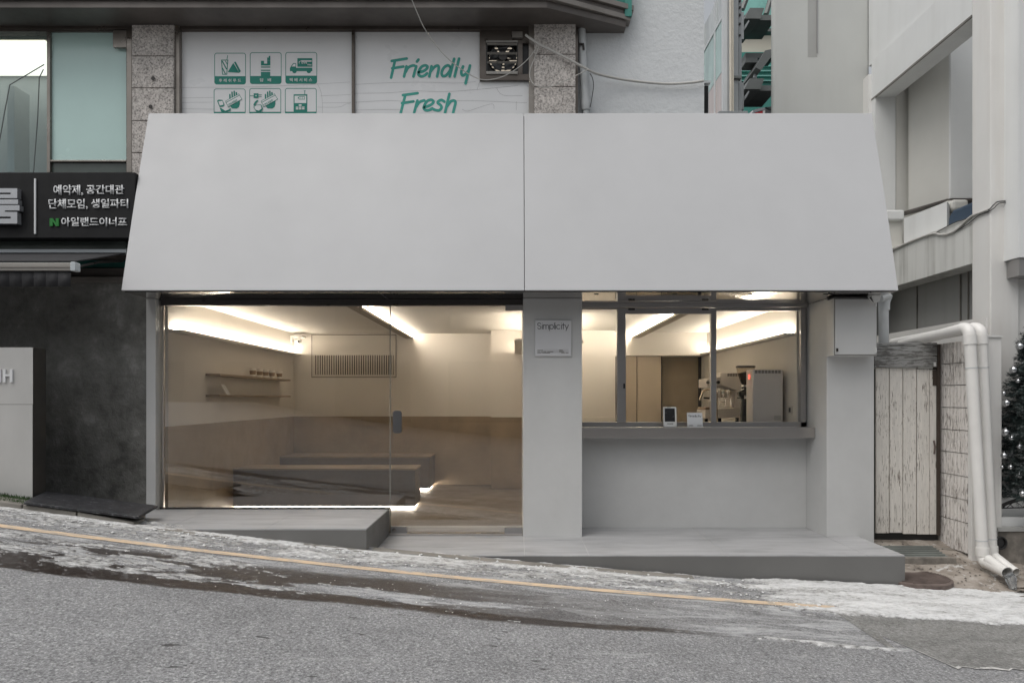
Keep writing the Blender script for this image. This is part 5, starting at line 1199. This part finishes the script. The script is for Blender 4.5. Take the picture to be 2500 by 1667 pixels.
MB().box(XB+.004, X(2446,6.87), 6.87, 6.928, -.3, Z(821,6.87)).build('end_plaster', 'white_concrete_warm', bw, bevel=.006)
MB().box(XB+.20, X(2446,6.87), 6.928, 7.44, -.3, Z(821,6.87)).build('end_plaster', 'white_concrete', bw)
MB().box(X(2405,6.87), X(2447,6.86), 6.855, 6.95, Z(823,6.87), Z(819,6.87)).build('coping', 'white_plastic', bw)
fls = MB().box(X(2404,6.98), X(2404,6.98)+.012, 6.96, 9.2, 1.9, Z(773.5,6.96)).build('side_flashing', 'pvc'); tag(fls, 'white sloping side board above the plastic pipes', 'board')
# downpipe behind the meter box
g2 = thing('downpipe', 'grey white downpipe between the meter box and plank gate', 'pipe', P(2155, 870, 7.5))
MB().tube([P(2157, 728, 7.5), P(2158, 890, 7.5)], .048, 16).build('pipe', 'pvc_grey', g2, smooth=True)
MB().tube([P(2159, 733, 7.5), P(2159, 757, 7.5)], .053, 16).build('socket', 'pvc_grey', g2, smooth=True)
MB().tube([P(2146, 728, 7.42), P(2158, 722, 7.45), P(2166, 724, 7.5), P(2160, 738, 7.5)], .050, 14).build('elbow', 'pvc_grey', g2, smooth=True)
# twin waste pipes
def waste(pt_top, pt_bot, back, out, d_, lab, ice=False):
    r = .051
    w = thing('waste_pipe', lab, 'pipe', P(pt_bot[0], pt_bot[1]+30, d_), 'twin waste pipes by the gate')
    T, B = Vector(P(*pt_top, d_)), Vector(P(*pt_bot, d_-.05)); ax = (B-T).normalized()
    MB().tube([T, B], r, 22).build('pipe', 'pvc', w, smooth=True)
    bk = Vector(back); e1 = Vector((T.x-.0, T.y+.0, T.z))
    dirb = (bk-(T+Vector((0,0,.06)))).normalized(); el = [T+Vector((0,0,-.03))]
    c = T+dirb*.09
    for k in range(0, 7):
        a = R(90*k/6); el.append(c-dirb*.09*math.cos(a)+Vector((0,0,1))*.075*math.sin(a))
    MB().tube(el, r*1.05, 22).build('elbow', 'pvc', w, smooth=True)
    MB().tube([el[-1]-dirb*.01, bk], r*.97, 22).build('run', 'pvc', w, smooth=True)
    MB().tube([T-ax*.0, T+ax*.085], r*1.13, 22).build('socket', 'pvc', w, smooth=True)
    MB().tube([B-ax*.075, B], r*1.14, 22).build('socket', 'pvc', w, smooth=True)
    O = Vector(out); do = (O-B).normalized(); el = [B-ax*.01]
    MB().tube([B-ax*.02, B+ax*.015, B+ax*.035+do*.02, B+ax*.045+do*.06], [r*1.02]*4, 22).build('elbow', 'pvc', w, smooth=True)
    # open spout with wall thickness
    b = MB(); S = B+ax*.04+do*.04; n = 24; u = do.cross(Vector((0,0,1))).normalized(); v_ = u.cross(do)
    rings = [(S, r), (O, r), (O, r*.88), (O-do*.25, r*.86)]
    for p, rr in rings:
        for k in range(n): a = 2*math.pi*k/n; b.v.append(tuple(p+u*math.cos(a)*rr+v_*math.sin(a)*rr))
    for i in range(3):
        for k in range(n): k2 = (k+1) % n; b.f.append((i*n+k, i*n+k2, (i+1)*n+k2, (i+1)*n+k))
    b.f.append(tuple(3*n+k for k in range(n)))
    b.build('spout', 'pvc', w, smooth=True)
    for f in (.15, .93): q = T+(B-T)*f; MB().tube([q-ax*.004, q+ax*.004], r*1.05, 20).build('strap', 'pvc_grey', w, smooth=True)
    return O, do
O1, D1 = waste((2367, 818), (2399, 1356), P(2200, 842, 7.7), P(2459, 1397, 6.35), 6.72, 'nearer of two leaning white waste pipes, with ice in its mouth')
waste((2395, 818), (2420, 1352), P(2180, 838, 7.9), P(2478, 1398, 6.52), 6.80, 'farther of two leaning white waste pipes')
ib = MB(); base = O1-D1*.02
prof = [((0,0,-.012), .046), ((.012,-.02,-.045), .044), ((.018,-.03,-.09), .036), ((.02,-.033,-.135), .026), ((.02,-.033,-.155), .016)]
ib.tube([base+D1*.03+Vector(p) for p, r in prof], [r for p, r in prof], 12)
ib.v = [(a+random.gauss(0,.003), b_+random.gauss(0,.003), c+random.gauss(0,.003)) for a, b_, c in ib.v]
tag(ib.build('icicle', 'ice', smooth=True), 'lump of clear ice hanging from the nearer waste pipe mouth', 'ice')
# drain grating, manhole lid, puddle
dr = thing('drain_grating', 'metal bar grating set in the earth before the gate', 'grating', (3.8, 7.0, -.13))
for k in range(6):
    y = 6.86+k*.050; MB().prism([(3.40, y, -.150+(y-6.86)*.18), (4.02, y, -.150+(y-6.86)*.18), (4.02, y, -.128+(y-6.86)*.18), (3.40, y, -.128+(y-6.86)*.18)], (0, .022, 0)).build('bar', 'grate', dr)
MB().box(3.38, 4.06, 6.80, 6.845, -.23, -.128).build('edge_stone', 'old_concrete', dr, bevel=.006)
MB().box(3.40, 4.02, 6.85, 7.14, -.24, -.205).build('pit', 'black', dr)
mh = thing('manhole_cover', 'rusty round manhole cover half under the platform corner', 'manhole', (3.52, 6.47, -.25))
c = (3.50, 6.47, -.262); MB().lathe(c, [(.285, -.03), (.29, .0), (.29, .03), (.275, .038)], 40).build('lid', 'rusty_iron', mh, smooth=True)
for k in range(-9, 10):
    yy = .028*k
    if abs(yy) < .25: w = math.sqrt(.265**2-yy**2); MB().box(c[0]-w, c[0]+w, c[1]+yy-.006, c[1]+yy+.006, c[2]+.0385, c[2]+.045).build('rib', 'rusty_iron', mh)
pc = (4.52, 6.22); mb = MB(); n = 28
mb.add([(pc[0]+.30*(1+.15*math.sin(3*2*math.pi*k/n))*math.cos(2*math.pi*k/n), pc[1]+.07*(1+.2*math.sin(2*2*math.pi*k/n))*math.sin(2*math.pi*k/n), -.262) for k in range(n)], [tuple(range(n))])
kind(mb.build('puddle', 'puddle'), 'structure', 'dark puddle of meltwater below the pipe spouts')
# ------------------------------------------------------------------ far right: steps, rack, Christmas tree
st = thing('concrete_steps', 'pale steps on a concrete base behind the Christmas tree', 'steps', (4.9, 7.0, -.3))
MB().box(X(2440,6.85), 6.5, 6.85, 7.16, -.45, Z(1297,6.85)).build('base', 'old_concrete', st, bevel=.01)
MB().box(X(2437,6.82), 6.5, 6.82, 7.16, Z(1297,6.82)+.001, Z(1288,6.82)).build('base_cap', 'recess_wall', st)
MB().box(X(2440,6.9), 6.5, 6.9, 7.16, Z(1288,6.82)+.001, Z(1262,6.9)).build('step', 'white_concrete', st)
MB().box(X(2440,7.0), 6.5, 6.98, 7.16, Z(1262,6.9)+.001, Z(1214,7.0)).build('step', 'white_concrete', st)
MB().box(X(2440,7.1), 6.5, 7.06, 7.16, Z(1214,7.0)+.001, Z(1190,7.1)).build('step', 'white_concrete', st)
de = thing('drain_pipe_end', 'black drain pipe mouth in the concrete base by the spouts', 'pipe', P(2443, 1325, 6.80))
MB().tube([(X(2443,6.8)+.045*1.2*math.cos(a), 6.80, Z(1325,6.8)+.045*1.2*math.sin(a)) for a in np.linspace(0, 2*math.pi, 25)], .009, 8, False).build('rim', 'black', de, smooth=True)
MB().lathe((X(2443,6.8), 6.81, Z(1325,6.8)), [(.05, 0), (.05, .04)], 24, 'Y').build('bore', 'black', de)
rk = thing('wire_rack', 'black wire frame leg standing on the pale steps', 'rack', P(2480, 1240, 6.9))
rz = 6.88
MB().tube(cat_([P(2444, 1238, rz), P(2452, 1229, rz), P(2500, 1212, rz), P(2560, 1190, rz)]), .010, 8).tube(cat_([P(2450, 1239, rz+.05), P(2457, 1231, rz+.05), P(2500, 1218, rz+.05), P(2560, 1200, rz+.05)]), .008, 8).build('top_rail', 'black', rk, smooth=True)
MB().tube([P(2443, 1240, rz), P(2560, 1237, rz)], .006, 8).build('bottom_rail', 'black', rk)
MB().tube([P(2459, 1238, rz), P(2478, 1222, rz), P(2498, 1238, rz), P(2520, 1210, rz)], .004, 6).tube([P(2462, 1227, rz), P(2474, 1238, rz)], .004, 6).build('lattice', 'black', rk)
tr = thing('christmas_tree', 'dark artificial Christmas tree with silver baubles at the right edge', 'tree', (X(2552,6.80), 6.80, Z(1220,6.80)))
tx, ty, tz0 = X(2552,6.80), 6.80, Z(1216,6.80); th_ = 1.85; tr0 = .50
MB().tube([(tx, ty, tz0-.1), (tx, ty, tz0+th_)], [.03, .008], 8).build('trunk', 'bark', tr)
nb = MB(); fb = MB()
def tuft(b, c, dirv, ln, nn, rad):
    for k in range(nn):
        a = random.uniform(0, 6.28); f = random.random(); dv = Vector(dirv)
        s = dv.orthogonal().normalized(); s.rotate(Matrix.Rotation(a, 3, dv))
        p = Vector(c)+dv*ln*f; q = p+(s*random.uniform(.7, 1)+dv*.6)*rad; w = dv.cross(s).normalized()*.0030
        b.add([tuple(p-w), tuple(p+w), tuple(q)], [(0,1,2)])
XCL = X(2444, 6.87)
for i in range(4200):
    f = random.random()**1.3; z = tz0+.02+f*(th_-.05); rmax = tr0*(1-f)**.9+.02; a = random.uniform(0, 6.28)
    rr = rmax*random.uniform(.35, 1.03)*(1+.12*math.sin(f*34)); c = (tx+rr*math.cos(a), ty+rr*math.sin(a), z-.10*rr)
    if c[0] < XCL+.04 or c[1] > 7.12 or c[1] < 6.55 and c[0] > tx+.2: continue
    dv = Vector((math.cos(a), math.sin(a), random.uniform(-.25, .35))).normalized()
    if c[0]+dv.x*.07 < XCL+.02: dv.x = 0; dv.normalize()
    tuft(fb if random.random() < .03 else nb, c, dv, .07, 22, .036)
nb.build('crown', 'needle', tr); fb.build('frosted_tips', 'frost_needle', tr)
n_ = 0; BB = sorted(((2491,846,.037),(2475,903,.036),(2458,984,.034),(2456,1055,.038),(2470,1069,.024),(2451,960,.020),(2490,1090,.030),(2452,1112,.032),(2486,930,.024),(2495,1000,.03),(2489,1160,.03),(2468,1140,.024),(2497,1205,.028),(2447,1140,.016)), key=lambda q: q[1])
ORD = ('topmost', 'second highest', 'third highest', 'fourth highest', 'fifth highest', 'sixth highest', 'seventh highest', 'seventh lowest', 'sixth lowest', 'fifth lowest', 'fourth lowest', 'third lowest', 'second lowest', 'lowest')
for (px, py, r), od in zip(BB, ORD):
    f = (Z(py,6.5)-tz0)/th_; rr = tr0*max(0,(1-f))**.9
    dx = X(px,6.5)-tx; yy = ty-math.sqrt(max(rr*rr-dx*dx, .0004))-.01; yy = max(yy, 6.3)
    o = MB(); cpt = P(px, py, yy); o.sphere(cpt, r, 18, 12); o.lathe((cpt[0], cpt[1], cpt[2]+r*.96), [(r*.25, 0), (r*.25, r*.25), (r*.1, r*.3)], 10)
    b_ = o.build('bauble', 'bauble', smooth=True)
    tag(b_, od+' silver bauble in view on the dark Christmas tree', 'bauble', 'silver baubles on the Christmas tree')

# ------------------------------------------------------------------ the other side of the street (unseen building added to keep low sky off glass and fronts)
op = thing('added_opposite_building', 'plain dark building added across the street to keep sky out of the cafe glass', 'building', (0, -11, 0))
MB().box(-22, 18, -12.5, -11, -2.5, 7.2).build('wall', 'added_opposite', op)
for k in range(7):
    x0 = -14+k*3.9; MB().box(x0, x0+2.6, -10.99, -10.95, .5, 2.6).build('window', 'opposite_glass', op); MB().box(x0, x0+2.6, -10.99, -10.95, 3.7, 5.2).build('window', 'opposite_glass', op)
